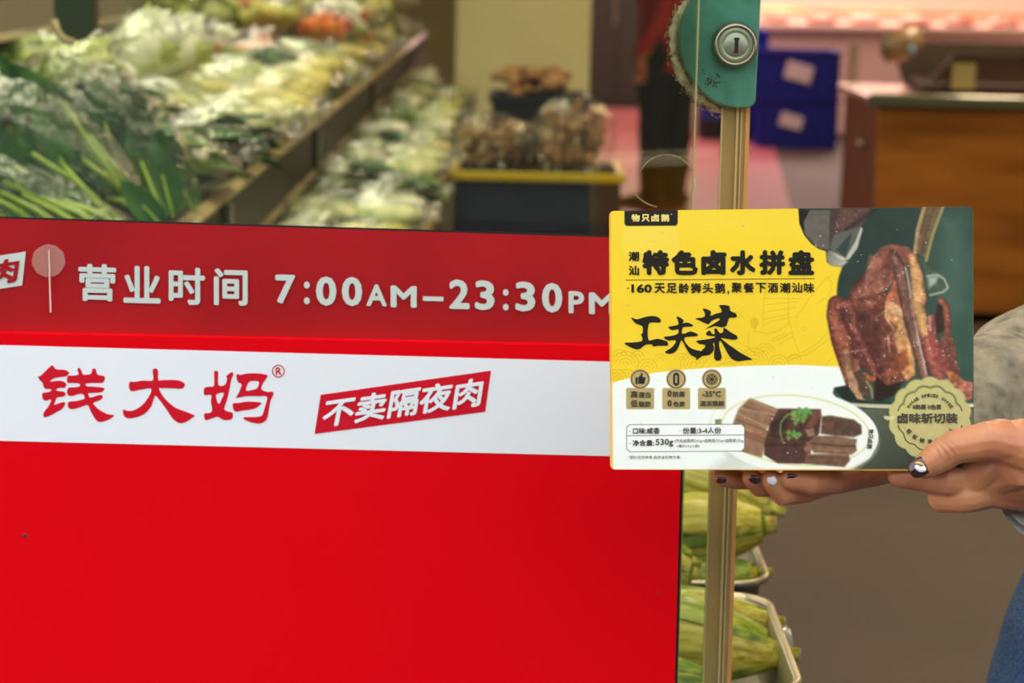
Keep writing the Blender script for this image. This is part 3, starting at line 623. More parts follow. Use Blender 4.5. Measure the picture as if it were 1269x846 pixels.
poly(zp((740,165),(790,160),(795,200),(730,290),(690,280)), (124, 76, 58), 2, .9, tex=.2, ts=4); poly(zp((680,300),(740,290),(750,340),(700,350)), (176, 132, 108), 2, .8, tex=.4, ts=3); poly(zp((690,390),(740,370),(730,440),(690,480),(670,440)), (156, 114, 92), 2, .8, tex=.4, ts=3)
poly(zp((800,205),(860,200),(1030,230),(1080,270),(1085,330),(1030,355),(900,345),(790,330)), (96, 70, 54), 1.6, tex=.25, ts=5, seed=34)
poly(zp((740,345),(900,345),(1050,370),(1040,415),(1050,450),(1010,480),(740,465),(700,400)), (132, 98, 74), 1.5, tex=.18, ts=5, seed=35); line(zp((720,400),(900,415),(1040,420)), 2.2, (78, 52, 42), .8); line(zp((760,440),(1000,455)), 1.4, (180, 140, 104), .6)
poly(zp((690,475),(990,470),(1000,520),(960,568),(670,545)), (118, 84, 64), 1.5, tex=.2, ts=5, seed=36); line(zp((700,478),(985,482)), 1.6, (182, 142, 110), .8); poly(zp((820,250),(880,240),(880,300),(820,300)), (130, 76, 60), 4, .7)
for (x, y, r) in [(596,190,6.5),(640,170,7),(690,170,7),(720,180,4),(620,225,7),(670,210,7),(610,255,4),(665,240,4),(560,320,5),(600,330,6.5),(620,350,5),(560,360,5),(640,335,4)]:
    (a, b), = zp((x, y)); poly([(a + r * (1 + .45 * math.sin(5 * t + x)) * math.cos(t) * .8, b + r * (.8 + .35 * math.cos(4 * t)) * math.sin(t) * .7) for t in [2 * PI * k / 22 for k in range(22)]], (92 + (x % 3) * 16, 140 + (y % 4) * 8, 76), 1.2, tex=.25, ts=3, seed=int(x))
line(zp((555,190),(505,250),(500,320),(525,400)), 1.7, (118, 160, 88))
poly(zp((35,230),(80,225),(80,262),(38,262)), (120, 128, 70), 1.5, .9, tex=.5, ts=2)
# scalloped badge
def scal(r, amp, n=14, ph=0, a0=0, a1=360, N=140): return [(1152.5 + (r + amp * abs(math.sin(n / 2 * math.radians(a) + ph))) * math.cos(math.radians(a)), 518 + (r + amp * abs(math.sin(n / 2 * math.radians(a) + ph))) * math.sin(math.radians(a))) for a in [a0 + (a1 - a0) * k / N for k in range(N + (0 if a1 - a0 == 360 else 1))]]
poly(scal(48.5, 3.2), (206, 196, 122), 1.2, tex=.035, ts=9, grad=(1110, 480, 1200, 540, (196, 186, 128)))
ink = (38, 36, 28)
line(scal(37.5, 3.0, 12, 0, 193, 347, 60), 1.3, ink, .9); line(scal(37.5, 3.0, 12, 0, 13, 167, 60), 1.3, ink, .9)

poly([(1095, 515), (1110, 516), (1104, 521), (1096, 519)], (240, 232, 170), 1.5, .8)
# little brown pictogram badges
for cxx in (793.3, 838, 882.2):
    circ(cxx, 469.5, 12.3, (190, 166, 110)); dyy = 480.5
    poly([(cxx - 16, dyy), (cxx + 16, dyy), (cxx + 17.3, dyy + 1.5), (cxx + 17.3, dyy + 25), (cxx + 16, dyy + 26.5), (cxx - 16, dyy + 26.5), (cxx - 17.3, dyy + 25), (cxx - 17.3, dyy + 1.5)], (190, 166, 110), 1, tex=.06, ts=12)
    circ(cxx, 469.8, 10.7, (70, 54, 34), 1, 1.1)
poly([(787.5, 467.5), (790.2, 467.5), (790.2, 475.8), (787.5, 475.8)], ink); poly([(791, 467.5), (794, 464.5), (794.8, 461.5), (796.5, 463), (796, 467), (799.8, 467.4), (799.6, 470), (798.4, 475.6), (791, 475.6)], ink)
line([(838, 465.4), (838, 474)], 7.6, ink); line([(838, 466), (838, 473.4)], 2.6, (190, 166, 110))
for k in range(4):
    a = k * PI / 4; line([(882.2 - 7 * math.cos(a), 469.8 - 7 * math.sin(a)), (882.2 + 7 * math.cos(a), 469.8 + 7 * math.sin(a))], 1.3, ink, .9)
    for s in (-1, 1):
        for q in (-.5, .5): line([(882.2 + s * 4.2 * math.cos(a), 469.8 + s * 4.2 * math.sin(a)), (882.2 + s * 6.6 * math.cos(a + q * .9), 469.8 + s * 6.6 * math.sin(a + q * .9))], 1, ink, .7)
# information frame
fr_ = [(780, 526), (919, 525.6), (922.6, 529), (922.6, 555), (919, 558.8), (781, 559.6), (776.6, 556), (776.6, 529.5)]
poly(fr_, (252, 252, 244), 1); line(fr_ + [fr_[0]], .9, (90, 88, 76), .8); line([(777, 539.8), (922, 538.8)], .9, (90, 88, 76), .8)
# header plate and rule
poly([(773.8, 255), (840, 255), (840, 277), (837.5, 279.6), (776.5, 280), (774, 277.5)], (30, 26, 20), 1)
line([(776, 347), (1009, 345.2)], 1.1, (96, 74, 20), .9)
# yellow fold at the left and bottom edges
blend(np.clip((757.2 + (Y - 262) * .008 - X) / 1.2 + .5, 0, 1) * .8, (240, 180, 60)); blend(np.clip((Y - 581.3) / 1.0 + .5, 0, 1) * .9, (226, 170, 60))
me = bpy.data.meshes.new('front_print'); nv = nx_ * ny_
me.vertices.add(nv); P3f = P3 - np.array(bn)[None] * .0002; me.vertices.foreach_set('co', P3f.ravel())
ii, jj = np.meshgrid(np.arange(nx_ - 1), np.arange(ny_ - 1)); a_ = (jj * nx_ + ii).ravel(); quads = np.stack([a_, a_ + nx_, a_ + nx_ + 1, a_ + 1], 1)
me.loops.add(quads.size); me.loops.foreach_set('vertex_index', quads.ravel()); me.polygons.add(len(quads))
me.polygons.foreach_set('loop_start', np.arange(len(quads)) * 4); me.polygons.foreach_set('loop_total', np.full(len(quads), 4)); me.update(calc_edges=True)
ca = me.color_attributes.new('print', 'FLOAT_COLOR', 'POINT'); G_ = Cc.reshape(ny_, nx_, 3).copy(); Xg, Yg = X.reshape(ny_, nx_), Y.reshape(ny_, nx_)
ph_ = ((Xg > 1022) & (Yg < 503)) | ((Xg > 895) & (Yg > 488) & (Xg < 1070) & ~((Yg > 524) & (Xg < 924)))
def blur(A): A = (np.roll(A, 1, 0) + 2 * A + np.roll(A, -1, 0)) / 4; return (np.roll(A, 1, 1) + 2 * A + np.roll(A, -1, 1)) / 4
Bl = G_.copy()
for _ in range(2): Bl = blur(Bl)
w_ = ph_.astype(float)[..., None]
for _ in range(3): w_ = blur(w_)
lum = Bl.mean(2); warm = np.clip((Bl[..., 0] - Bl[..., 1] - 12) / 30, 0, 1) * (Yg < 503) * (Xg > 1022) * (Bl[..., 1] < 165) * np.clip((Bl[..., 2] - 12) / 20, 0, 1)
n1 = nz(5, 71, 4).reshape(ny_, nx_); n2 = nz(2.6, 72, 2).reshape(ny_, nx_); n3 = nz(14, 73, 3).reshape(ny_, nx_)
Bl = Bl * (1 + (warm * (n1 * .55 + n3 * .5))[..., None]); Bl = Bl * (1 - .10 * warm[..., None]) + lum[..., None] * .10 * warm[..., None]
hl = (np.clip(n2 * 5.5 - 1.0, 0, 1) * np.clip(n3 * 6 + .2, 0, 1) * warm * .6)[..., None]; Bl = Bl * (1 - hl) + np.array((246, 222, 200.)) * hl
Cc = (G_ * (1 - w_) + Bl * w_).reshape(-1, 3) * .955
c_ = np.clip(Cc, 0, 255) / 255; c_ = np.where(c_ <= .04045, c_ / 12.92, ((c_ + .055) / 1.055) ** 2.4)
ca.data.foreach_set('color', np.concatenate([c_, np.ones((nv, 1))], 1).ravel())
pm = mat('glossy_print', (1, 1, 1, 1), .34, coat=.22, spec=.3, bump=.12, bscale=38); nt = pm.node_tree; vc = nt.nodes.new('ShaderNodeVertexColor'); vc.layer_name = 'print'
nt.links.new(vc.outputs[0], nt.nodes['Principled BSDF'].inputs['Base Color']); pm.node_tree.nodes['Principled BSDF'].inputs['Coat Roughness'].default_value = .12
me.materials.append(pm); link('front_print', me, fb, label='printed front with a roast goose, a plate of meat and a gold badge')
ink_m = mat('black_print_ink', rgb(30, 25, 14), .4, spec=.25); gold_m = mat('gold_print_ink', rgb(240, 216, 120), .35)
# ---- lettering
T1 = MB(); s1 = bsurf(.0006)
def ct(mb, s, x0, y0, x1, y1, b=.03, res=2, sk=0): text_on(mb, s, ((x0, y0), (x1, y0 + sk), (x1, y1 + sk), (x0, y1)), s1, b, res)
for s, x0, x1 in (('特', 796, 829), ('色', 832, 865), ('卤', 869, 900.5), ('水', 904.5, 936.5), ('拼', 941, 973), ('盘', 977, 1009)): ct(T1, s, x0, 309.8, x1, 340.6, .055)
ct(T1, '潮', 779, 311.5, 792, 323.5, .03); ct(T1, '汕', 779, 329, 792, 341, .03)
ct(T1, '·', 777.2, 356, 779, 358, 0); ct(T1, '160', 782.5, 352, 808, 362.6, .035)
for k, s in enumerate('天足龄狮头鹅'): ct(T1, s, 811 + k * 14.95, 350.6, 824 + k * 14.95, 363.2, .026)
ct(T1, ',', 901.5, 360, 903.5, 365, .02)
for k, s in enumerate('聚餐下酒潮汕味'): ct(T1, s, 906.5 + k * 14.95, 350.2, 919.5 + k * 14.95, 362.6, .026)
part('title_lettering', T1, ink_m, fb, False)
z4 = lambda P: smooth_loop([(765 + x / 7.05, 370 + y / 7.05) for x, y in P], 2)
Bsh = MB()
for P in ([(122,162),(170,180),(240,160),(300,150),(350,158),(380,185),(372,208),(310,205),(275,218),(265,290),(270,350),(285,365),(350,350),(430,370),(443,395),(435,410),(350,410),(310,418),(305,400),(250,400),(215,425),(180,443),(130,430),(90,410),(60,385),(130,382),(215,370),(215,330),(205,310),(222,300),(220,240),(170,220),(140,195)],
          [(518,155),(550,165),(580,190),(570,215),(610,207),(655,225),(655,242),(600,243),(570,255),(565,305),(600,300),(640,285),(695,305),(700,325),(640,330),(585,340),(600,390),(650,435),(720,455),(770,465),(808,490),(740,500),(685,540),(690,515),(640,490),(600,430),(570,370),(555,365),(540,410),(510,460),(460,482),(415,465),(470,430),(505,390),(510,360),(450,365),(402,335),(470,325),(530,305),(532,265),(480,275),(445,245),(530,230),(530,190)],
          [(745,85),(790,95),(820,115),(812,150),(860,130),(910,118),(905,85),(888,58),(930,55),(980,65),(985,105),(1030,125),(1045,150),(1030,165),(975,168),(955,235),(905,250),(850,238),(765,268),(830,225),(900,180),(870,172),(820,195),(800,222),(760,210),(720,190),(682,172),(740,165),(765,150),(762,115)],
          [(930,250),(985,290),(1040,320),(1050,350),(1010,358),(930,345),(905,345),(960,390),(1030,440),(1090,480),(1180,530),(1130,535),(1060,545),(1000,525),(955,460),(912,380),(893,370),(890,420),(912,500),(900,535),(870,540),(845,515),(850,430),(848,385),(835,395),(845,430),(830,470),(790,490),(740,480),(740,450),(770,420),(760,400),(720,395),(688,368),(760,358),(848,340),(845,326),(790,322),(775,300),(808,275),(822,300),(850,310),(848,260),(870,265),(895,300),(925,290)]):
    poly_on(Bsh, z4(P), s1)
part('brush_lettering', Bsh, ink_m, fb, False, label='large black brush calligraphy')
hd = MB()
for s, x0, x1 in (('物', 782.5, 793), ('只', 795, 805), ('卤', 807, 817), ('鹅', 819, 829.5)): ct(hd, s, x0, 265.2, x1, 274.6, .045, 2)
ct(hd, 'o', 831.4, 264.4, 833, 266.2, 0); part('header_lettering', hd, gold_m, fb, False)
sm_ = MB(); brn = mat('brown_small_ink', rgb(72, 66, 50), .4)
ct(sm_, '高', 781.5, 484, 790.5, 492.5, .03); ct(sm_, '蛋白', 791.5, 485.4, 806.3, 492.7, .025); ct(sm_, '低', 781.3, 495.4, 790.3, 504.2, .03); ct(sm_, '脂肪', 791.3, 496.8, 806.3, 504, .025)
ct(sm_, '0', 827, 483.2, 832.6, 491.4, .05); ct(sm_, '防腐', 834, 484.6, 848.8, 491.6, .025); ct(sm_, '0', 827, 495.2, 832.6, 503.4, .05); ct(sm_, '色素', 834, 497, 849, 503.6, .025)
ct(sm_, '-35°C', 870.3, 484, 893.5, 491.4, .03); ct(sm_, '速冻锁鲜', 867.4, 496.2, 897.5, 503.2, .025)
ct(sm_, '·', 780, 533.4, 781.2, 534.6, 0); ct(sm_, '口味:咸香', 784.3, 529.8, 817.5, 537.6, .02, sk=-.3)
ct(sm_, '·', 842, 532.8, 843.2, 534, 0); ct(sm_, '份量:3-4人份', 846, 529.4, 893.8, 537.2, .015, sk=-.3)
ct(sm_, '·', 780, 548.8, 781.2, 550, 0); ct(sm_, '净含量:', 784, 545, 810.5, 552.4, .02, sk=-.3); ct(sm_, '530g', 812.5, 543.6, 834.2, 553.6, .015, sk=-.4)
ct(sm_, '(内含卤鹅肉200g+卤鹅翅150g+卤鹅掌150g', 836, 543.6, 921.3, 549, .0, 1, sk=-.3); ct(sm_, '+蘸料15g*2袋)', 838, 550.6, 867, 555, .0, 1); ct(sm_, '*图片仅供参考,具体以实物为准。', 778.5, 564.4, 844.5, 568.8, .0, 1, sk=-.2)
ct(sm_, '0防腐 0色素', 1130.8, 500.8, 1166.6, 507, .03, sk=0); ct(sm_, '卤味斩切装', 1112, 511.5, 1187, 524.6, .035)
def arc_text(s, cx, cy, r, a0, a1, h, flip=False, b=.03):
    n = len(s)
    for k, c in enumerate(s):
        if c == ' ': continue
        a = math.radians(a0 + (a1 - a0) * k / (n - 1)); ux, uy = math.cos(a), math.sin(a); tx_, ty_ = (-uy, ux) if not flip else (uy, -ux)
        ox, oy = (ux, uy) if not flip else (-ux, -uy); w = h * (.36 if c.isascii() else .5)
        q = [(cx + ux * r + ox * h / 2 * sy + tx_ * w * sx_, cy + uy * r + oy * h / 2 * sy + ty_ * w * sx_) for sx_, sy in ((-1, 1), (1, 1), (1, -1), (-1, -1))]
        text_on(sm_, c, q, s1, b, 1)
arc_text('WOOGE SPICED GOOSE', 1152.5, 521, 31.5, 213, 327, 4.2, b=.04); arc_text('轻松畅享潮汕味', 1152.5, 514, 33, 142, 38, 6, flip=True)
for (x, y) in ((1120.5, 501), (1175.5, 501), (1121, 530.5), (1176, 530.5)): ct(sm_, '·', x - .6, y - .6, x + .6, y + .6, 0)
for k, c in enumerate('物只卤鹅'):
    cxx, cyy = 1078.5 - k * .0 + (k - 1.5) * -.6, 534.5 + k * 6.2; text_on(sm_, c, [(cxx + 3.6, cyy - 2.6), (cxx + 2.8, cyy + 3), (cxx - 3.6, cyy + 2.2), (cxx - 2.8, cyy - 3.4)], s1, .02, 1)
part('small_lettering', sm_, brn, fb, False)
dr = MB()
for k in range(90):
    u, v = random.uniform(-BW / 2 + .01, BW / 2 - .01), random.uniform(vb + .01, vt - .01); r = random.uniform(.0003, .0010)
    dr.ball(BP(u, v, -.0003), (r, r * random.uniform(.8, 1.6), r * .5), 7, 4, m3)
part('water_droplets', dr, film_mat('water_drop', haze=.12, gloss=.5, rough=.05, hcol=(1, 1, .95, 1), bump=0), fb, kind='stuff')

# ================================================================== produce
leaf_dark = ramp_mat('dark_green_leaf', [rgb(14, 46, 18), rgb(26, 70, 26), rgb(50, 104, 38)], 16, rough=.5, bump=.3, spec=.25)
leaf_mid = ramp_mat('mid_green_leaf', [rgb(56, 106, 34), rgb(102, 148, 56), rgb(150, 184, 88)], 18, rough=.45, bump=.3)
leaf_pale = ramp_mat('pale_green_leaf', [rgb(130, 160, 66), rgb(190, 204, 112), rgb(230, 232, 166)], 16, rough=.5, bump=.3)
leaf_yel = ramp_mat('yellow_green_leaf', [rgb(170, 172, 56), rgb(210, 202, 92), rgb(238, 228, 142)], 14, rough=.5, bump=.3)
stem_m = ramp_mat('light_green_stem', [rgb(112, 148, 46), rgb(176, 200, 92)], 12, rough=.35, stretch=(1, 4, 1), bump=.1)
white_m = ramp_mat('white_rib', [rgb(214, 222, 190), rgb(246, 248, 232)], 20, rough=.45, bump=.2)
film_m = film_mat('clear_bag_film', haze=.03, gloss=.24, rough=.12, bump=.9, bscale=28)
film3_m = film_mat('crisp_bag_film', haze=.0, gloss=.26, rough=.05, bump=1.0, bscale=55)
film2_m = film_mat('milky_bag_film', haze=.16, gloss=.26, rough=.18, bump=.9, bscale=22)
def add_leaf(mb, base, d, up, L, W, droop=.2, fold=.25, ruf=.0, n=7, m=5, sharp=.9):
    d = Vector(d).normalized(); up = Vector(up); up = (up - d * up.dot(d)).normalized(); s = d.cross(up); base = Vector(base); v = []
    ph = random.uniform(0, 6)
    for i in range(n + 1):
        t = i / n; w = W * (math.sin(PI * min(1, t ** .75)) ** sharp) * .5 + W * .02
        c = base + d * (L * t) - up * (droop * L * t * t)
        for j in range(m):
            q = j / (m - 1) * 2 - 1
            v.append(c + s * (w * q) + up * (fold * w * abs(q) - .1 * w + ruf * w * math.sin(9 * t + ph + 3 * q) * abs(q)))
    f = [(i * m + j, i * m + j + 1, (i + 1) * m + j + 1, (i + 1) * m + j) for i in range(n) for j in range(m - 1)]
    return mb.add(v, f)
def crumple(seed, amt=.16):
    r = random.Random(seed); ks = [(Vector((r.gauss(0, 1), r.gauss(0, 1), r.gauss(0, 1))).normalized() * r.uniform(3, 9), r.uniform(0, 6), r.uniform(.4, 1)) for _ in range(7)]
    return lambda d: 1 + amt * sum(w * (abs(math.sin(k.dot(d) + p)) - .5) for k, p, w in ks) / 2.2
def bag(root, r, seed, c=(0, 0, 0), m=None, neck=True, amt=.2):
    b = MB().ball(c, r, 26, 16, None, crumple(seed, amt)); rr = random.Random(seed)
    if neck:
        x = c[0] + r[0] * .92
        b.tube([(x, c[1], c[2]), (x + .02, c[1], c[2] + .005), (x + .05, c[1] + rr.uniform(-.02, .02), c[2] + .01)], [.02, .007, .022], 9, caps=False, wob=.3)
    return link('plastic_bag', b.mesh('plastic_bag', m or film_m, True), root)
def P_(root, name, mb, m, smooth=True): return link(name, mb.mesh(name, m, smooth), root)
def proto_lettuce(nm, m, seed):
    random.seed(seed); t = thing(nm, '', '', world=False)
    P_(t, 'heart', MB().ball((0, 0, 0), (.075, .06, .052), 14, 10, None, crumple(seed, .25)), m)
    for ring_, k0 in ((0, 5), (1, 7)):
        for k in range(k0):
            a = 2 * PI * k / k0 + seed; mb = MB(); d = Vector((1, .35 * math.cos(a), .35 * math.sin(a)))
            add_leaf(mb, (-.10, .02 * math.cos(a), .02 * math.sin(a)), d, (0, math.cos(a), math.sin(a)), .17 + .02 * ring_, .10, -.1 + .12 * ring_, -.35, .28)
            P_(t, 'leaf', mb, m if (k + ring_) % 3 else leaf_pale)
    bag(t, (.115, .085, .070), seed); return t
def proto_napa(nm, m, seed):
    random.seed(seed); t = thing(nm, '', '', world=False)
    for j, y in enumerate((-.045, .015, .06)):
        mb = MB(); n = 9; pts = [(-.11 + .22 * i / n, y, .01 * math.sin(i)) for i in range(n + 1)]
        mb.tube(pts, [.012 + .026 * math.sin(PI * (i + .6) / (n + 1.4)) for i in range(n + 1)], 12, wob=.10); P_(t, 'napa_heart', mb, m)
        for k in range(4):
            a = k * PI / 2 + j; mb = MB(); add_leaf(mb, (-.105, y + .01 * math.cos(a), .01 * math.sin(a)), (1, .12 * math.cos(a), .12 * math.sin(a)), (0, math.cos(a), math.sin(a)), .20, .062, -.05, -.5, .18); P_(t, 'leaf', mb, leaf_yel if k % 2 else m)
    bag(t, (.135, .10, .055), seed, m=film2_m if seed % 2 else film_m); return t
def proto_greens(nm, seed, lm=None, sm=None):
    """leafy bunch, stems at -x, in a bag"""
    random.seed(seed); t = thing(nm, '', '', world=False)
    for k in range(9):
        y = random.uniform(-.05, .05); z = random.uniform(-.02, .03); mb = MB(); yaw = random.uniform(-.25, .25)
        mb.tube([(-.13, y * .6, z * .5), (-.05, y * .8, z), (.04, y + .09 * yaw, z + .01)], [.006, .005, .0035], 7); P_(t, 'stem', mb, sm or stem_m)
        mb = MB(); add_leaf(mb, (.0, y, z), (1, yaw, random.uniform(-.1, .25)), (random.uniform(-.4, .4), random.uniform(-.6, .6), 1), random.uniform(.12, .17), random.uniform(.05, .075), .25, .3, .06); P_(t, 'leaf', mb, lm or leaf_dark)
    bag(t, (.15, .085, .055), seed); return t
def proto_ball(nm, m, seed, n=6, r=.034):
    random.seed(seed); t = thing(nm, '', '', world=False)
    for k in range(n):
        a = 2 * PI * k / (n - 1); c = (0, 0, .03) if k == n - 1 else (.055 * math.cos(a), .05 * math.sin(a), 0)
        o = P_(t, 'fruit', MB().ball(c, (r, r, r * .86), 14, 9), m)
        s = MB(); [add_leaf(s, (c[0], c[1], c[2] + r * .82), (math.cos(q), math.sin(q), .25), (0, 0, 1), .016, .006, .2, 0, 0, 3, 3) for q in range(0, 6)]
        x = sub('calyx', s, leaf_mid, o)
    bag(t, (.095, .09, .06), seed, (0, 0, .01)); return t
mush_m = ramp_mat('mushroom_cap', [rgb(104, 70, 44), rgb(160, 116, 78), rgb(196, 156, 112)], 20, rough=.7, bump=.4)
gill_m = mat('mushroom_stalk', rgb(226, 208, 172), .7)
def proto_mush(nm, seed):
    random.seed(seed); t = thing(nm, '', '', world=False)
    for k in range(44):
        lay = k // 13; a = random.uniform(0, 6.28); c = Vector((random.uniform(-.10, .10), random.uniform(-.07, .07), -.045 + .032 * lay + random.uniform(-.006, .006))); r = random.uniform(.020, .030)
        M = Matrix.Rotation(random.uniform(-1, 1), 3, 'X') @ Matrix.Rotation(random.uniform(-1, 1), 3, 'Y')
        o = P_(t, 'mushroom_cap', MB().ball(c, (r, r, r * .62), 11, 7, M), mush_m)
        b = c + M @ Vector((0, 0, -r * .4)); sub('mushroom_stalk', MB().tube([b, b + M @ Vector((0, 0, -r))], [.006, .007], 7), gill_m, o)
    bag(t, (.155, .115, .085), seed, (0, 0, -.002), amt=.12); return t
red_m = mat('tomato_skin', rgb(206, 62, 36), .3, coat=.4, noise_amt=.15, nscale=14); org_m = mat('orange_carrot_skin', rgb(226, 120, 40), .4, noise_amt=.12, nscale=20)
protos = {
 'lettuce': [proto_lettuce('bagged_lettuce', leaf_mid, 3), proto_lettuce('bagged_lettuce', leaf_pale, 4)],
 'napa': [proto_napa('bagged_napa_cabbage', leaf_pale, 5), proto_napa('bagged_napa_cabbage', leaf_yel, 6)],
 'greens': [proto_greens('bagged_leafy_greens', 8, leaf_dark), proto_greens('bagged_leafy_greens', 9, leaf_mid)],
 'white': [proto_napa('bagged_white_radish', white_m, 11), proto_lettuce('bagged_cabbage', white_m, 12)],
 'tomato': [proto_ball('bagged_tomatoes', red_m, 14)], 'carrot': [proto_ball('bagged_orange_peppers', org_m, 15, 6, .032)],
}
used = set()
CATW = {'lettuce': ('bagged green lettuce', 'lettuce'), 'napa': ('bagged pale yellow napa cabbage', 'cabbage'), 'greens': ('bagged dark leafy greens', 'greens'), 'white': ('bagged white stemmed vegetable', 'vegetable'), 'tomato': ('bag of red tomatoes', 'tomatoes'), 'carrot': ('bag of orange peppers', 'peppers')}
def place(kind, v, loc, rot, sc, label, group):
    pr = protos[kind][v % len(protos[kind])]; key = (kind, v % len(protos[kind]))
    o = dup(pr) if key in used else pr
    used.add(key); o.location = loc; o.rotation_euler = rot; o.scale = (sc, sc, sc); o['label'] = label; o['category'] = CATW[kind][1]; o['group'] = group
    return o
ORD = ['nearest', 'second', 'third', 'fourth', 'fifth', 'sixth', 'seventh', 'eighth', 'ninth', 'tenth', 'eleventh', 'twelfth', 'thirteenth', 'fourteenth', 'fifteenth', 'sixteenth', 'seventeenth', 'eighteenth', 'nineteenth', 'twentieth']
# --- display case along the left, sloping up from its steel rail
XR, ZR = -.50, .948
case = thing('display_case', 'long sloping vegetable display case with a worn steel rail along its edge', 'display', (-.9, 6.8, 0))
case_m = mat('dark_green_case_panel', rgb(62, 66, 46), .35, noise_amt=.15, nscale=6, coat=.2)
rail_m = ramp_mat('worn_steel_rail', [rgb(120, 104, 72), rgb(176, 156, 112), rgb(196, 180, 138)], 5, rough=.35, bump=.1)
part('case_body', MB().prism([(XR - .03, 2.55, .02), (XR - .03, 2.55, ZR - .05), (-1.75, 2.55, ZR + .12), (-1.75, 2.55, .02)], (0, 9.0, 0)), case_m, case, False)
part('rail', MB().prism([(XR - .034, 2.5, ZR - .008), (XR, 2.5, ZR - .008), (XR + .004, 2.5, ZR), (XR - .012, 2.5, ZR + .012), (XR - .034, 2.5, ZR)], (0, 9.1, 0)), rail_m, case, False)
part('glass_front', MB().box((XR - .008, 7.0, ZR - .11), (.012, 9.0, .20)), mat('dark_glass_front', rgb(30, 32, 20), .5, coat=0, spec=.2), case, False)
part('price_rail', MB().box((XR, 7.0, ZR - .115), (.012, 9.0, .012)).box((XR, 7.0, ZR - .215), (.012, 9.0, .014)), rail_m, case, False)
part('rail_bracket', MB().box((XR + .006, 3.6, ZR - .09), (.012, .03, .16)).box((XR + .006, 5.2, ZR - .09), (.012, .03, .16)).box((XR + .006, 7.2, ZR - .09), (.012, .03, .16)), case_m, case, False)
shelf = thing('upper_shelf', 'dark olive metal shelf above the leafy bags at the upper left', 'shelf', (-1.45, 6.6, 1.2))
sh_m = mat('olive_metal_shelf', rgb(84, 84, 54), .4, metal=.2, noise_amt=.1, nscale=5)
part('shelf_board', MB().prism([(-1.06, 2.9, 1.182), (-1.10, 2.9, 1.186), (-1.16, 2.9, 1.42), (-1.12, 2.9, 1.44)], (0, 8, 0)).box((-1.5, 6.9, 1.25), (.75, 8, .02)), sh_m, shelf, False)
part('shelf_lip', MB().prism([(-1.052, 2.9, 1.176), (-1.09, 2.9, 1.176), (-1.09, 2.9, 1.190), (-1.052, 2.9, 1.190)], (0, 8, 0)), rail_m, shelf, False)
part('bracket', MB().box((-1.6, 3.2, 1.30), (.55, .03, .06)).box((-1.6, 10.6, 1.30), (.55, .03, .06)), sh_m, shelf, False)
ap = at_y(78, 10, 3.0)
hp = [at_y(*p, 3.35) for p in [(66, -150), (118, -150), (119, 22), (115, 38), (104, 49), (92, 52), (80, 49), (72, 40), (67, 24)]]
pn = thing('hanging_panel', 'dark green rounded panel hanging at the upper left in front of the shelf', 'panel', hp[3])
part('panel', MB().prism(hp, (0, .03, 0)), mat('dark_green_panel', rgb(44, 60, 38), .45, coat=.2), pn, False)
part('panel_rim', MB().tube([p + Vector((0, -.003, 0)) for p in [at_y(*p, 3.35) for p in [(67, 24), (72, 40), (80, 49), (92, 52)]]], .006, 6), rail_m, pn)
random.seed(21)
def _lab(kind, c, r, up=''): return f'{CATW[kind][0]}, left case {("by the rail", "second from rail", "third from rail", "against the shelf")[c]}, {ordw(r)} row{up}'
U_ = 'first second third fourth fifth sixth seventh eighth ninth tenth eleventh twelfth thirteenth fourteenth fifteenth sixteenth seventeenth eighteenth nineteenth'.split()
def ordw(r): return U_[r] if r < 19 else ('twentieth' if r == 19 else ('twenty-' + U_[r - 20] if r < 29 else ('thirtieth' if r == 29 else 'thirty-' + U_[r - 30])))
def czx(u): return XR - .09 - u * .85, ZR + .03 + u * .13
cnt = {}
rows = [3.45 + .205 * k for k in range(31)]
for r, Yv in enumerate(rows):
    for c in range(4):
        u = c * .17 + random.uniform(-.02, .02)
        x, z = czx(u); x -= 0; Yj = Yv + random.uniform(-.04, .04)
        if Yv < 3.9: kind = ('greens', 'greens', 'greens', 'lettuce')[c]
        elif Yv < 5.6: kind = ('napa', 'napa', 'lettuce', 'white')[c]
        elif Yv < 8.4: kind = (('carrot' if r % 3 == 0 else 'napa'), ('tomato' if r % 2 else 'carrot'), 'tomato' if r % 3 else 'white', 'white')[c] if r % 4 != 3 else ('napa', 'greens', 'tomato', 'lettuce')[c]
        else: kind = ('napa', 'white', 'lettuce', 'greens')[(c + r) % 4]
        if c >= 2 and 4 < Yv < 5.6: kind = ('lettuce', 'white')[(r + c) % 2]
        v = random.randrange(2); sc = random.uniform(.82, 1.02)
        col = ('beside the rail', 'second from the rail', 'third from the rail', 'at the back under the shelf')[c]
        key = (kind, c); cnt[key] = cnt.get(key, 0) + 1
        lay = random.choice((0, .0, .035))
        place(kind, v, (x, Yj, z + .045 + lay), (random.uniform(-.25, .25), random.uniform(-.25, .1) + .15, random.uniform(0, 6.28) if kind in ('tomato', 'carrot') else random.uniform(-.6, .9)), sc,
              _lab(kind, c, r), 'bagged vegetables in the left display case')
        if Yv > 6.3:
            k2 = ('napa', 'white', 'lettuce', 'tomato', 'carrot')[random.randrange(5)]; place(k2, v, (x, Yj, z + .16 + .02 * (Yv - 6)), (.1, .2, random.uniform(0, 6)), sc, _lab(k2, c, r, ', upper layer'), 'bagged vegetables in the left display case')
        if Yv > 8.0 and c < 3:
            k2 = ('napa', 'white', 'lettuce', 'greens')[random.randrange(4)]; place(k2, v, (x - .04, Yj, z + .27 + .03 * (Yv - 7)), (.1, .2, random.uniform(0, 6)), sc, _lab(k2, c, r, ', topmost layer'), 'bagged vegetables in the left display case')
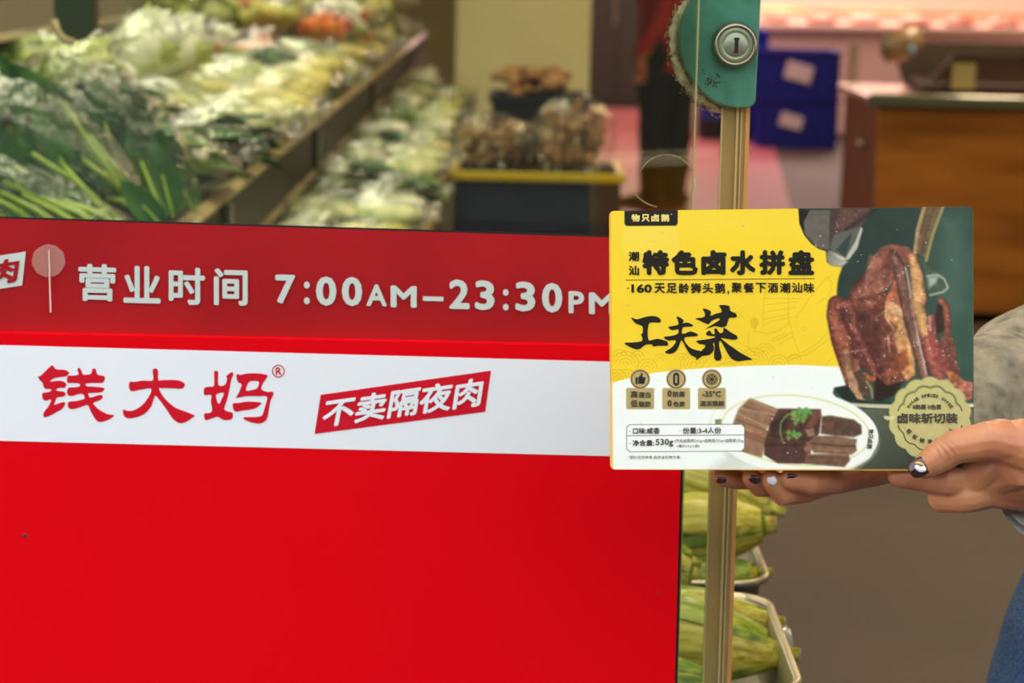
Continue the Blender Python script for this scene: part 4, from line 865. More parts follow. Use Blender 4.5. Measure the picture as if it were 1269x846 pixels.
# --- near bags of long dark leaves, hand placed
def px_leaf(mb, b, tip, W, Y0, Y1, droop=.1, up=(.2, -1, .5), fold=.22):
    A, B = at_y(*b, Y0), at_y(*tip, Y1); d = B - A; add_leaf(mb, A, d, up, d.length, W, droop, fold, .05, 9, 5, .8)
def big_bag(label, leaves, stems, shell, seed):
    random.seed(seed); c = at_y(*shell[0], shell[1]); t = thing('bagged_choy_sum', label, 'greens', c, 'large near bags of choy sum')
    for (b, tip, W, Y0, Y1) in leaves:
        mb = MB(); px_leaf(mb, b, tip, W, Y0, Y1, random.uniform(-.05, .12), (random.uniform(-.3, .5), -1, random.uniform(.2, .8))); part('leaf', mb, leaf_dark, t)
        mb = MB(); A, B = at_y(*b, Y0), at_y(*tip, Y1); o_ = Vector((0, -.003, .001)); mb.tube([A + o_, A * .5 + B * .5 + o_], [.0022, .0012], 6); part('midrib', mb, stem_m, t)
    for (a, b, r, Y) in stems:
        A, B = at_y(*a, Y), at_y(*b, Y + .03); Mi = (A + B) / 2 + Vector((random.uniform(-.005, .005), 0, .006)); part('stem', MB().tube([A, Mi, B], [r, r * .9, r * .6], 8), stem_m, t)
    M = Matrix.Rotation(shell[3], 3, 'Y'); mb = MB().ball(c, shell[2], 40, 26, M, crumple(seed, .15)); part('plastic_bag', mb, film3_m, t)
big_bag('large clear bag of dark choy sum leaves at the left picture edge', [((90,262),(-5,60),.055,3.10,3.18), ((70,250),(25,95),.06,3.08,3.14), ((110,270),(40,120),.055,3.05,3.1), ((40,262),(-30,130),.06,3.06,3.12), ((120,262),(60,180),.05,3.04,3.08)],
        [((170,262),(80,130),.0045,3.05), ((150,275),(40,190),.005,3.02), ((120,278),(20,205),.005,3.02), ((90,282),(5,225),.0055,3.0), ((60,285),(-10,240),.005,3.0), ((140,280),(75,200),.005,3.0)], ((60, 200), 3.1, (.17, .08, .085), .62), 41)
big_bag('clear bag of broad dark choy sum leaves with a bright yellow green stalk', [((150,215),(112,92),.075,3.2,3.28), ((185,245),(60,108),.07,3.17,3.26), ((195,230),(150,95),.07,3.2,3.3), ((178,262),(95,150),.06,3.12,3.2), ((205,262),(160,140),.06,3.12,3.2), ((215,270),(188,165),.05,3.1,3.16)],
        [((176,266),(92,190),.0052,3.1), ((172,262),(132,246),.0048,3.08), ((190,272),(110,165),.004,3.12), ((205,270),(175,200),.004,3.1)], ((145, 190), 3.2, (.145, .07, .095), .9), 42)
big_bag('clear bag of wide dark green leaves just below the round pale lettuce', [((205,235),(120,100),.075,3.30,3.40), ((150,200),(95,95),.07,3.32,3.40), ((225,255),(165,110),.07,3.28,3.36), ((110,190),(5,75),.08,3.30,3.36), ((240,262),(195,170),.055,3.2,3.28), ((95,215),(20,110),.07,3.26,3.3)],
        [((225,262),(150,140),.0042,3.26), ((120,215),(40,110),.004,3.28)], ((125, 165), 3.36, (.16, .07, .09), .7), 44)
big_bag('crumpled bright clear bag of pale stalks at the bottom of the left glass', [((130,285),(30,215),.045,2.98,3.02), ((60,290),(-10,225),.045,2.97,3.0), ((205,285),(150,225),.04,3.0,3.04)],
        [((x, 292), (x - 90, 232 + 3 * k), .0055, 2.97) for k, x in enumerate((30, 60, 90, 118, 140, 165))], ((70, 262), 2.98, (.155, .05, .045), .45), 43)
for (px, py, Y, v, s, lab) in ((90, 92, 3.62, 1, .82, 'round pale lettuce in a clear bag beneath the dark hanging panel'), (170, 58, 4.3, 1, .9, 'white crinkled bag of cabbage right of the hanging panel'), (215, 60, 4.6, 1, .9, 'white bagged cabbage near the top of the left case')):
    place('lettuce' if v == 1 and Y < 4 else 'white', v, at_y(px, py, Y), (.2, -.4, .8), s, lab, 'pale bags at the top of the near pile')
tg = thing('green_tie', 'small bright green tie ribbon on a bag in the left case', 'tie', at_y(198, 150, 3.35))
part('ribbon', MB().box(at_y(193, 147, 3.33), (.022, .002, .010), 0, Matrix.Rotation(-.5, 3, 'Y')).box(at_y(206, 160, 3.33), (.024, .002, .012), 0, Matrix.Rotation(.6, 3, 'Y')).ball(at_y(199, 152, 3.33), .006, 8, 6), mat('green_tape', rgb(40, 150, 70), .4), tg, False)
# --- lower stand to the right of the case
st2 = thing('produce_stand', 'low produce stand with beige edge rail between the case and the mushroom crates', 'stand', (-.35, 6.9, 0))
part('stand_body', MB().box((-.355, 6.4, .36), (.27, 6.6, .68)), case_m, st2, False)
part('edge_rail', MB().box((-.213, 6.4, .715), (.016, 6.6, .05)), mat('beige_edge_rail', rgb(206, 186, 130), .4), st2, False)
for r in range(31):
    Yv = 3.25 + .205 * r
    for c in range(2):
        kind = [('white', 'lettuce'), ('greens', 'white'), ('white', 'napa'), ('lettuce', 'napa'), ('greens', 'greens'), ('napa', 'napa')][(r * 5 // 3) % 6][c]
        if 9 <= r <= 10: kind = 'greens'
        if 11 <= r <= 14: kind = ('white', 'napa')[c]
        key = (kind, 'low', c); cnt[key] = cnt.get(key, 0) + 1
        place(kind, random.randrange(2), (-.43 + .13 * c + random.uniform(-.01, .01), Yv, .755 + .03 * (1 - c) + random.choice((0, .03))), (random.uniform(-.2, .2), random.uniform(-.2, .2), random.uniform(-.5, .5)), random.uniform(.72, .86),
              f'{CATW[kind][0]}, low stand {("beside the case", "along the beige edge")[c]}, {ordw(r)} row', 'bagged vegetables on the low stand')
# --- crates
blue_m = mat('blue_crate_plastic', rgb(14, 34, 150), .4, noise_amt=.1, nscale=6); navy_m = mat('navy_crate_plastic', rgb(24, 34, 60), .45, noise_amt=.12, nscale=6); yel_m = mat('yellow_crate_rim', rgb(214, 184, 44), .4)
def crate(c, d, m, lab, cat='crate', grp=None, rim=None, nm='plastic_crate', labelm=None, ribs=5):
    x, y, z = c; w, l, h = d; t = thing(nm, lab, cat, (x, y, z), grp)
    b = MB(); k = .008; b.box((x, y, z + .006), (w * .94, l * .94, .012))
    for s in (-1, 1): b.box((x + s * (w / 2 - k), y, z + h / 2), (k, l, h)).box((x, y + s * (l / 2 - k), z + h / 2), (w, k, h))
    part('shell', b, m, t, False)
    for q in range(ribs):
        px = x - w / 2 + w * (q + .5) / ribs; part('rib', MB().box((px, y - l / 2, z + h / 2), (.012, .012, h * .9)), m, t, False)
    R_ = MB(); e = .014
    for s in (-1, 1): R_.box((x + s * w / 2, y, z + h - .012), (e * 1.6, l + e * 2, .026), .004).box((x, y + s * l / 2, z + h - .012), (w + e * 2, e * 1.6, .026), .004)
    part('rim', R_, rim or m, t, False)
    if labelm: part('paper_label', MB().box((x + labelm[0], y - l / 2 - .009, z + h * .55), (labelm[1], .003, labelm[2]), 0, Matrix.Rotation(.25, 3, 'Y')), mat('white_paper_label', rgb(222, 222, 226), .7), t, False)
    return t
crate((.062, 6.2, .47), (.48, .38, .29), navy_m, 'dark blue crate with a bright yellow rim holding bagged mushrooms', rim=yel_m)
crate((.062, 6.2, .235), (.48, .38, .235), navy_m, 'dark blue crate directly under the yellow rimmed mushroom crate')
crate((.062, 6.2, .0), (.48, .38, .235), navy_m, 'lowest dark blue crate under the mushroom crates, on the floor')
m1 = proto_mush('bagged_mushrooms', 51); m1['category'] = 'mushrooms'; m1['group'] = 'bagged mushrooms in the yellow rimmed crate'
cxm = at_y(608, 165, 6.12); m1.location = (cxm.x, 6.15, .835); m1.scale = (.74, .8, 1.0); m1['label'] = 'left bag of brown mushrooms in the yellow rimmed crate'
m2 = dup(m1); m2.location = (at_y(712, 165, 6.12).x, 6.15, .86); m2.scale = (.78, .8, 1.35); m2.rotation_euler = (0, 0, PI); m2['label'] = 'taller right bag of brown mushrooms in the yellow rimmed crate'
m3_ = dup(m1); m3_.location = (at_y(655, 165, 6.3).x, 6.3, .80); m3_.rotation_euler = (0, 0, 1.2); m3_['label'] = 'bag of mushrooms behind the two front bags in the crate'
crate((.085, 8.0, .50), (.36, .36, .36), navy_m, 'dark blue crate of brown roots behind the mushroom crate')
crate((.085, 8.0, .0), (.36, .36, .50), navy_m, 'tall dark crate supporting the crate of brown roots')
root_m = ramp_mat('ginger_skin', [rgb(140, 96, 62), rgb(186, 140, 100)], 18, rough=.7, bump=.3)
random.seed(5)
for k in range(14):
    c = Vector((.085 + random.uniform(-.14, .14), 8.0 + random.uniform(-.14, .14), .86 + random.uniform(0, .07))); o = thing('ginger_root', 'brown knobbly ginger root heaped in the rear dark blue crate', 'ginger', c, 'ginger roots in the rear crate')
    a = random.uniform(0, 6.28); d = Vector((math.cos(a), math.sin(a), random.uniform(-.2, .2))) * .05
    part('root', MB().tube([c - d, c - d * .3 + Vector((0, 0, .01)), c + d * .4, c + d], [.02, .026, .022, .016], 9, round_caps=True, wob=.1).tube([c, c + Vector((d.y, -d.x, .02))], [.02, .014], 8, round_caps=True), root_m, o)
# --- corn in steel trays
husk = [ramp_mat('corn_husk_' + n, c, 60, rough=.42, stretch=(.08, 3.6, 3.6), detail=4, bump=.5, coat=.1) for n, c in (('green', [rgb(92, 114, 16), rgb(142, 162, 34), rgb(186, 196, 74)]), ('yellow', [rgb(150, 136, 28), rgb(196, 184, 60), rgb(222, 212, 108)]), ('deep', [rgb(66, 96, 22), rgb(108, 136, 38), rgb(150, 168, 62)]))]
silk_m = mat('corn_silk', rgb(150, 116, 60), .6); cut_m = mat('corn_stalk_cut', rgb(206, 200, 120), .6, noise_amt=.15, nscale=200)
def corn(seed, flare=.0):
    """ear along +x: cut stalk at x=0.27, silk tip at x=0"""
    rr = random.Random(seed); t = thing('ear_of_corn', '', '', world=False)
    prof = lambda s: .030 * (math.sin(PI * min(1, .10 + .60 * s)) ** .6) * (1 if s < .52 else 1 - (.76, .62)[seed % 2 == 0] * ((s - .52) / .48) ** 1.5)
    core = MB().tube([(.27 * i / 10, 0, 0) for i in range(11)], [max(.006, prof(i / 10) * .93) for i in range(11)], 14, round_caps=False); P_(t, 'husk_core', core, husk[seed % 2])
    for k in range(8):
        a0 = 2 * PI * k / 8 + rr.uniform(-.2, .2); wid = rr.uniform(.55, .8); s0, s1 = rr.uniform(.0, .2), rr.uniform(.9, 1.0); lift = .0012 * (k % 3) + .0006; v = []; n, m = 14, 6
        for i in range(n + 1):
            s = s1 + (s0 - s1) * i / n; q = i / n; w = wid * (1 - .75 * q ** 3)
            for j in range(m + 1):
                e = j / m * 2 - 1; a = a0 + w * e + .25 * q * rr.uniform(.9, 1.1) * (1 if k % 2 else -1)
                r = prof(s) + lift + .0013 * (1 - e * e) + .0006 * math.sin(j * 2.6 + k) + flare * max(0, .35 - s) * .05 + .002 * q ** 4
                v.append((.27 * s, r * math.cos(a), r * math.sin(a)))
        f = [(i * (m + 1) + j, i * (m + 1) + j + 1, (i + 1) * (m + 1) + j + 1, (i + 1) * (m + 1) + j) for i in range(n) for j in range(m)]
        P_(t, 'husk_leaf', MB().add(v, f), husk[(k + seed) % 3 if k % 4 else 1])
    P_(t, 'stalk', MB().tube([(.262, 0, 0), (.275, 0, 0), (.29, 0, .001)], [.008, .006, .005] if seed % 2 else [.009, .008, .0072], 12), husk[1]); P_(t, 'stalk_cut', MB().tube([(.2895, 0, .001), (.291, 0, .001)], [.005, .004] if seed % 2 else [.0074, .006], 12), cut_m)
    sk = MB()
    for k in range(14): a = rr.uniform(0, 6.28); sk.tube([(.004, .004 * math.cos(a), .004 * math.sin(a)), (-.02, .008 * math.cos(a), .008 * math.sin(a)), (-.045, .016 * math.cos(a + .5), .016 * math.sin(a + .5) - .004)], .0006, 4)
    P_(t, 'silk', sk, silk_m); return t
cp = [corn(1), corn(2, .3)]; cu = [0]
def put_corn(v, a, b, Ya, Yb, dia, lab, roll=0):
    """a: pixel of silk tip end, b: pixel of stalk end"""
    A, B = at_y(*a, Ya), at_y(*b, Yb); d = B - A; L = d.length; o = cp[v] if not cu[0] & (1 << v) else dup(cp[v]); cu[0] |= 1 << v
    x = d.normalized(); z = Vector((0, 0, 1)); y = z.cross(x).normalized(); z = x.cross(y); R = Matrix((x, y, z)).transposed()
    R = R @ Matrix.Rotation(roll, 3, 'X'); o.rotation_euler = R.to_euler(); o.location = A; s = L / .29; w = dia / .060; o.scale = (s, w, w)
    o['label'] = lab; o['category'] = 'corn'; o['group'] = 'husked ears of corn in the steel trays'
put_corn(0, (700, 772), (990, 812), 2.02, 2.0, .082, 'big bright green ear of corn whose stalk end rests on the near tray rim', .3)
put_corn(1, (730, 748), (972, 772), 2.12, 2.10, .056, 'yellow green ear with a cut stalk end at the back of the near tray', 1.2)
put_corn(0, (690, 858), (930, 862), 1.93, 1.94, .075, 'pale green ear of corn at the very bottom of the picture', 2.0)
put_corn(1, (740, 690), (868, 712), 2.16, 2.13, .052, 'pale yellow ear ending behind the seal strip above the near tray', .4)
put_corn(0, (740, 815), (900, 830), 2.10, 2.1, .062, 'shaded green ear lowest in the near tray', .9)
put_corn(0, (760, 560), (972, 636), 2.36, 2.34, .070, 'long glossy green ear pointing out over the rear tray rim, directly under the fingers', .2)
put_corn(1, (770, 660), (962, 650), 2.30, 2.28, .078, 'fat yellow husked ear with a green stub in the rear tray', .9)
put_corn(0, (780, 730), (957, 708), 2.27, 2.25, .056, 'green ear at the front of the rear tray beside its rim', 1.5)
put_corn(0, (730, 590), (900, 628), 2.40, 2.40, .060, 'green ear of corn beside the red board, top of the rear heap', 2.6)
put_corn(1, (730, 606), (890, 655), 2.33, 2.33, .056, 'striped pale ear of corn in the middle of the rear heap', 3.0)
put_corn(0, (720, 640), (884, 682), 2.30, 2.30, .060, 'dull green ear of corn lying low in the rear heap', .5)
put_corn(1, (700, 668), (868, 700), 2.22, 2.22, .060, 'brownish yellow ear of corn at the left of the rear tray', 2.2)
put_corn(0, (760, 590), (940, 600), 2.62, 2.60, .066, 'green ear furthest back, behind the fingers under the box', 1.1)
def tray(xr, xl, y0, y1, z, h, lab):
    t = thing('steel_tray', lab, 'tray', ((xr + xl) / 2, (y0 + y1) / 2, z - h), 'steel trays of corn'); rc = .035
    def loop(ins, zz):
        out = []
        for (cx_, cy_, a0) in ((xr - rc, y1 - rc, 0), (xl + rc, y1 - rc, 90), (xl + rc, y0 + rc, 180), (xr - rc, y0 + rc, 270)):
            for k in range(7): a = math.radians(a0 + 15 * k); out.append(Vector((cx_ + (rc - ins) * math.cos(a), cy_ + (rc - ins) * math.sin(a), zz)))
        return out
    Ls = [loop(-.006, z - .004), loop(-.007, z), loop(-.002, z + .002), loop(.002, z), loop(.006, z - h + .008), loop(.014, z - h)]; n = len(Ls[0]); mb = MB(); mb.add([p for l in Ls for p in l], [(i * n + k, i * n + (k + 1) % n, (i + 1) * n + (k + 1) % n, (i + 1) * n + k) for i in range(5) for k in range(n)] + [tuple(range(5 * n, 6 * n))])
    part('tray_pan', mb, steel_m, t); part('rolled_rim', MB().tube(loop(-.004, z), .0035, 8, closed=True), mat('bright_tray_rim', rgb(206, 192, 160), .3, metal=.7), t)
tray(.274, -.10, 1.86, 2.15, .705, .05, 'near steel tray with a rolled rim holding corn'); tray(.283, -.10, 2.2, 2.56, .705, .05, 'rear steel tray behind the near one, heaped with corn')
cb = mat('mid_blue_crate', rgb(46, 64, 104), .4, noise_amt=.1)
for k in range(2): crate((.085, 2.0, .325 * k), (.36, .28, .32), cb, ('lower', 'upper')[k] + ' blue crate under the near corn tray', grp=None); crate((.095, 2.39, .325 * k), (.37, .36, .32), cb, ('lower', 'upper')[k] + ' blue crate under the rear corn tray')
tp = thing('torn_tape', 'crinkled clear tape scrap stuck on the rim of the near tray', 'tape', at_y(976, 800, 2.0))
part('tape', MB().ball(at_y(973, 795, 2.03), (.008, .02, .012), 12, 8, None, crumple(3, .5)), film_mat('crinkled_tape', haze=.25, gloss=.5, rough=.12, tint=(1, .95, .85, 1)), tp)

# ================================================================== far things
pxp = lambda px, py, Y: at_y(px, py, Y)
cb_ = thing('dark_cupboard', 'tall dark brown cupboard far down the aisle left of the red jacket', 'cupboard', (1.15, 20, 0))
x0, x1 = pxp(727, 50, 20).x, pxp(803, 50, 20).x
part('cupboard_body', MB().box(((x0 + x1) / 2, 20.2, .9), (x1 - x0, .5, 1.8), .01), darkm, cb_, False); part('door_panel', MB().box((x0 + (x1 - x0) * .25, 19.94, .9), ((x1 - x0) * .46, .02, 1.7), .004), darkm, cb_, False); part('door_panel', MB().box((x0 + (x1 - x0) * .75, 19.94, .9), ((x1 - x0) * .46, .02, 1.7), .004), darkm, cb_, False)
part('handle', MB().box(((x0 + x1) / 2 - .03, 19.91, .9), (.015, .02, .3)), steel_m, cb_, False)
pk = mat('painted_pink_light', rgb(150, 78, 88), .5, noise_amt=.06, nscale=3)  # pink light on the floor, put into the colour of an added sheet
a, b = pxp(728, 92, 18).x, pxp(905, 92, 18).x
pm_ = MB().prism([(.20, 7.5, .0), (1.15, 7.5, .0), (2.3, 19.6, .0), (.55, 19.6, .0)][::-1], (0, 0, .006)); o = link('pink_light_sheet', pm_.mesh('pink_light_sheet', pk), None); tag(o, 'pink light painted as a floor sheet beneath the distant person in red', 'light patch')
# wooden counter
wd = thing('wooden_counter', 'orange brown wooden counter with a glass topped steel edge at the right', 'counter', (2.5, 8.8, 0))
wood_m = ramp_mat('orange_wood_veneer', [rgb(150, 92, 24), rgb(172, 108, 32), rgb(186, 122, 42)], 2.2, rough=.45, stretch=(1, 1, 6), bump=.06); side_m = mat('reddish_wood_side', rgb(120, 62, 44), .5, noise_amt=.08, nscale=5)
XL = pxp(1085, 240, 8.1).x
part('front_panel', MB().box((XL + 1.2, 8.12, .44), (2.4, .04, .80)), wood_m, wd, False); part('side_panel', MB().box((XL + .02, 8.55, .44), (.04, .82, .80)), side_m, wd, False)
part('rear_panel', MB().box((XL + 1.2, 8.95, .44), (2.4, .04, .80)), side_m, wd, False); part('plinth', MB().box((XL + 1.2, 8.58, .03), (2.3, .74, .06)), black_m, wd, False)
part('counter_top', MB().box((XL + 1.2, 8.55, .855), (2.46, .92, .03), .005), mat('pale_counter_top', rgb(216, 170, 160), .25, coat=.4), wd, False); part('glass_edge', MB().box((XL + 1.2, 8.075, .86), (2.5, .03, .05), .006), mat('green_glass_edge', rgb(86, 96, 76), .2, coat=.5), wd, False)
part('knob', MB().ball((XL - .012, 8.42, .66), .022, 12, 8), steel_m, wd)
tr = thing('dark_serving_tray', 'large dark serving tray on the wooden counter', 'tray', (2.4, 8.5, .87)); x0 = pxp(1140, 70, 8.4).x
part('tray_base', MB().box((x0 + .75, 8.5, .90), (1.5, .5, .05), .01), darkm, tr, False); part('tray_wall', MB().prism([(x0, 8.26, .9), (x0 + 1.5, 8.26, .9), (x0 + 1.5, 8.24, 1.06), (x0 + .1, 8.24, 1.03)], (0, .02, 0)).prism([(x0, 8.74, .9), (x0 + 1.5, 8.74, .9), (x0 + 1.5, 8.76, 1.06), (x0 - .05, 8.76, 1.06)], (0, .02, 0)), mat('dark_tray_wall', rgb(50, 40, 28), .5, noise_amt=.2, nscale=8), tr, False)
part('price_card', MB().box((x0 + .14, 8.22, .95), (.09, .006, .10)), mat('pale_green_card', rgb(130, 130, 84), .6), tr, False)
pv = thing('grey_pouch', 'grey crumpled pouch with a blue spot leaning on the dark tray', 'pouch', pxp(1120, 62, 8.3)); cpp = pxp(1118, 55, 8.3)
part('pouch_body', MB().ball(cpp, (.085, .05, .06), 18, 12, Matrix.Rotation(-.5, 3, 'Y'), crumple(77, .25)), mat('grey_pouch_film', rgb(130, 108, 80), .4, coat=.3), pv); part('blue_spot', MB().ball(pxp(1130, 62, 8.24), (.016, .01, .02), 10, 7), mat('blue_print', rgb(96, 150, 170), .5), pv)
# steel post
ps = thing('steel_post', 'slim pale steel post standing left of the wooden counter', 'post', (pxp(1050, 200, 10.5).x, 10.5, 0)); xpz = pxp(1051, 200, 10.5).x
part('pole', MB().tube([(xpz, 10.5, .01), (xpz, 10.5, .98)], .028, 14), mat('pale_post_paint', rgb(168, 148, 132), .4, metal=.3), ps); part('base_plate', MB().lathe((xpz, 10.5, 0), [(.09, 0), (.09, .012), (.04, .02)], 18), steel_m, ps)
# stacked blue crates
xa = pxp(993, 100, 15.6).x
crate((xa, 15.9, .0), (.60, .42, .38), blue_m, 'lower blue crate with a white label, front stack at the far right', labelm=(-.05, .17, .10), grp='far stacked blue crates'); crate((xa - .03, 15.9, .385), (.66, .42, .34), blue_m, 'upper blue crate with a white label, front stack at the far right', labelm=(.02, .20, .13), grp='far stacked blue crates')
crate((xa - .42, 16.5, .16), (.5, .42, .34), blue_m, 'lower blue crate of the left stack, beside the green lock', labelm=(.16, .12, .11), grp='far stacked blue crates'); crate((xa - .42, 16.5, .51), (.5, .42, .34), blue_m, 'upper blue crate of the left stack, beside the green lock', grp='far stacked blue crates')
crate((xa - .42, 16.5, .0), (.5, .42, .155), black_m, 'flat black crate under the left blue stack', grp='far stacked blue crates')
# rear white counter, with meat and lamps' glint
rc = thing('meat_counter', 'long pale pink lit meat counter at the far end', 'counter', (3.0, 17.3, 0)); cm = mat('pale_counter_panel', rgb(238, 214, 200), .35, coat=.3)
part('counter_body', MB().box((2.9, 17.6, .42), (3.0, .9, .84), .01), cm, rc, False); part('counter_top', MB().box((2.9, 17.55, .86), (3.06, 1.0, .05), .01), cm, rc, False); part('back_board', MB().box((2.9, 18.1, 1.2), (3.0, .05, .65)), cm, rc, False)
part('guard_rail', MB().tube([(1.4, 17.1, .99), (4.3, 17.1, .99)], .018, 10), mat('brass_rail', rgb(226, 190, 120), .25, metal=.8), rc)
random.seed(9)
meat_m = ramp_mat('red_meat', [rgb(196, 120, 104), rgb(220, 160, 144), rgb(238, 206, 190)], 14, rough=.35, bump=.3)
for k in range(7): 
    c = (1.7 + .38 * k, 17.35 + random.uniform(-.1, .1), .885); t = thing('meat_cut', 'pale pink meat cut lying on the far pale counter', 'meat', c, 'meat cuts on the far counter'); part('cut', MB().ball((c[0], c[1], c[2] + .035), (.13, .10, .045), 14, 9, None, crumple(k, .3)), meat_m, t)

# ================================================================== people
skin_m = ramp_mat('warm_skin', [rgb(176, 108, 72), rgb(194, 126, 86), rgb(206, 140, 98)], 26, rough=.42, bump=.25)
skin_m.node_tree.nodes['Principled BSDF'].inputs['Subsurface Weight'].default_value = .12
skin_m.node_tree.nodes['Principled BSDF'].inputs['Subsurface Radius'].default_value = (.012, .004, .002)
hair_m = mat('black_hair', rgb(24, 18, 16), .4, noise_amt=.3, nscale=120, stretch=(1, 1, .1))
def vox(name, mb, m, parent, voxel, smooth_it=4, world=True):
    o = part(name, mb, m, parent); return bake_mod(o, [('REMESH', dict(mode='VOXEL', voxel_size=voxel)), ('SMOOTH', dict(factor=.5, iterations=smooth_it))])
def wrinkle(o, amt, sc, stretch=(1, 1, 1), seed=0):
    me = o.data; n = len(me.vertices); co = np.empty(n * 3); no = np.empty(n * 3); me.vertices.foreach_get('co', co); me.vertices.foreach_get('normal', no); co = co.reshape(-1, 3); no = no.reshape(-1, 3)
    off = np.array([noise.noise(Vector((p[0] * sc * stretch[0] + seed, p[1] * sc * stretch[1], p[2] * sc * stretch[2]))) - .35 * abs(noise.noise(Vector((p[0] * sc * 2.3 * stretch[0], p[1] * sc * 2.3 * stretch[1] + seed, p[2] * sc * 2.3 * stretch[2])))) for p in co])
    me.vertices.foreach_set('co', (co + no * off[:, None] * amt).ravel()); me.update()
def joinmesh(o, others):
    import bmesh
    b = bmesh.new(); b.from_mesh(o.data)
    for q in others: b.from_mesh(q.data)
    b.to_mesh(o.data); b.free()
    o.data.polygons.foreach_set('use_smooth', [True] * len(o.data.polygons))
    for q in others: bpy.data.objects.remove(q)
def fing(mb, pts, rad): mb.tube(pts, rad, 14, round_caps=True)
def at_c(px, py, d): return CAM + ray(px, py) * d          # point at distance d along the view axis
def bx(px, py, w):                                         # point w behind (+) / in front (-) of the box front
    return bsurf(-w)(px, py)
holder = thing('person', 'person in grey linen top and blue jeans holding up the food box', 'person', (.60, 1.9, 0))
# coarse body under the clothes
hb = MB()
hb.tube([(.70, 1.98, .92), (.71, 1.97, 1.08), (.72, 1.96, 1.22), (.73, 1.95, 1.30)], [.135, .115, .135, .115], 18, round_caps=True, asp=.72, up=(0, 1, 0))
hb.tube([(.73, 1.95, 1.30), (.73, 1.94, 1.42)], [.055, .048], 14, round_caps=True)
hb.tube([(.57, 1.95, 1.29), (.73, 1.95, 1.33), (.89, 1.95, 1.29)], [.05, .06, .05], 14, round_caps=True)
hb.tube([(.68, 1.97, .92), (.56, 1.87, .74), (.47, 1.80, .47), (.43, 1.84, .25), (.42, 1.88, .08)], [.075, .065, .05, .045, .036], 14, round_caps=True)
hb.tube([(.78, 1.98, .92), (.80, 1.96, .70), (.80, 1.94, .48), (.80, 1.98, .26), (.80, 2.0, .08)], [.085, .08, .055, .05, .036], 14, round_caps=True)
# head
HC = Vector((.72, 1.915, 1.53)); HM = Matrix.Rotation(.35, 3, 'Z')
def headfn(d): return 1 - .10 * max(0, -d.z) * (1 - abs(d.y)) + .02 * max(0, d.z)
hb.ball(HC, (.072, .090, .108), 26, 18, HM, headfn)
hd_ = lambda x, y, z: HC + HM @ Vector((x, y, z))
hb.tube([hd_(0, -.086, .018), hd_(0, -.103, -.018), hd_(0, -.100, -.026)], [.008, .012, .011], 10, round_caps=True)
hb.ball(hd_(0, -.078, -.05), (.026, .016, .012), 12, 8); hb.ball(hd_(0, -.07, -.085), (.03, .025, .022), 12, 8)
for s in (-1, 1): hb.ball(hd_(s * .073, .0, -.005), (.008, .018, .030), 10, 8)
# arms: elbow and shoulder outside the frame at the right
hb.tube([(.57, 1.95, 1.28), (.52, 1.86, 1.05)], [.046, .040], 14, round_caps=True); hb.tube([(.88, 1.94, 1.28), (.86, 1.72, 1.045)], [.046, .040], 14, round_caps=True)
body = vox('body', hb, skin_m, holder, .006, 3)
# --- fine forearms and hands
fa = MB()
pw = bx(1128, 560, .10); elb1 = Vector((.52, 1.86, 1.035))
fa.tube([elb1, elb1 * .45 + pw * .55, pw], [.040, .034, .026], 16, round_caps=True, asp=.85, up=(0, 0, 1))
# far hand: palm behind the lower box edge, fingers curling forward under it, seen from below
kn = {k: bx(*p, w) for k, p, w in (('i', (1052, 584), .060), ('m', (1030, 592), .066), ('r', (1008, 594), .075), ('p', (988, 588), .085))}
for k, r in (('i', .013), ('m', .0135), ('r', .013), ('p', .0115)): fa.tube([pw + (kn[k] - pw) * .12, pw * .45 + kn[k] * .55, kn[k]], [.020, .017, r], 14, round_caps=True)
fing(fa, [kn['i'], bx(1030, 594, .040), bx(1004, 597, .024), bx(980, 593, .018)], [.0130, .0115, .0102, .0085])
fing(fa, [kn['m'], bx(996, 606, .046), bx(970, 611, .030), bx(956, 594, .020)], [.0125, .0110, .0098, .0080])
fing(fa, [kn['r'], bx(964, 600, .050), bx(941, 602, .034), bx(931, 591, .022)], [.0118, .0098, .0086, .0074])
fing(fa, [kn['p'], bx(940, 592, .056), bx(914, 593, .038), bx(894, 591, .026)], [.0106, .0094, .0084, .0072])
fing(fa, [pw + (bx(1010, 540, .07) - pw) * .2, bx(1060, 560, .070), bx(1010, 545, .060), bx(985, 535, .055)], [.018, .014, .012, .010])
hand1 = vox('far_hand', fa, skin_m, holder, .0013, 2)
# near hand: thumb on the front, fingers behind and below the lower right corner
fb_ = MB()
wr = bx(1318, 592, .030); elb2 = Vector((.86, 1.72, 1.045))
fb_.tube([elb2, elb2 * .5 + wr * .5, wr], [.040, .034, .0265], 16, round_caps=True, asp=.85, up=(0, 0, 1))
K1 = bx(1202, 592, .014); K2 = bx(1226, 606, .020); K3 = bx(1240, 606, .036); K4 = bx(1254, 604, .052)
TC = bx(1266, 556, -.006)
fb_.tube([wr, (wr + TC) / 2 + Vector((0, -.001, .001)), TC], [.0275, .0240, .0190], 16, round_caps=True)
fb_.tube([wr, (wr + K1) / 2 + Vector((0, -.002, .002)), K1], [.0265, .0225, .0150], 16, round_caps=True)
fb_.tube([wr, (wr + K2) / 2, K2], [.0260, .0215, .0145], 16, round_caps=True)
fb_.tube([wr, (wr + K3) / 2, K3], [.0240, .0200, .0130], 16, round_caps=True); fb_.tube([wr, (wr + K4) / 2, K4], [.0220, .0190, .0120], 16, round_caps=True)
fb_.tube([bx(1262, 552, -.004), bx(1232, 566, .004), K1], [.0205, .0190, .0160], 16, round_caps=True)
fb_.tube([bx(1240, 548, -.006), bx(1262, 580, .006), bx(1236, 588, .010)], [.018, .022, .016], 14, round_caps=True)
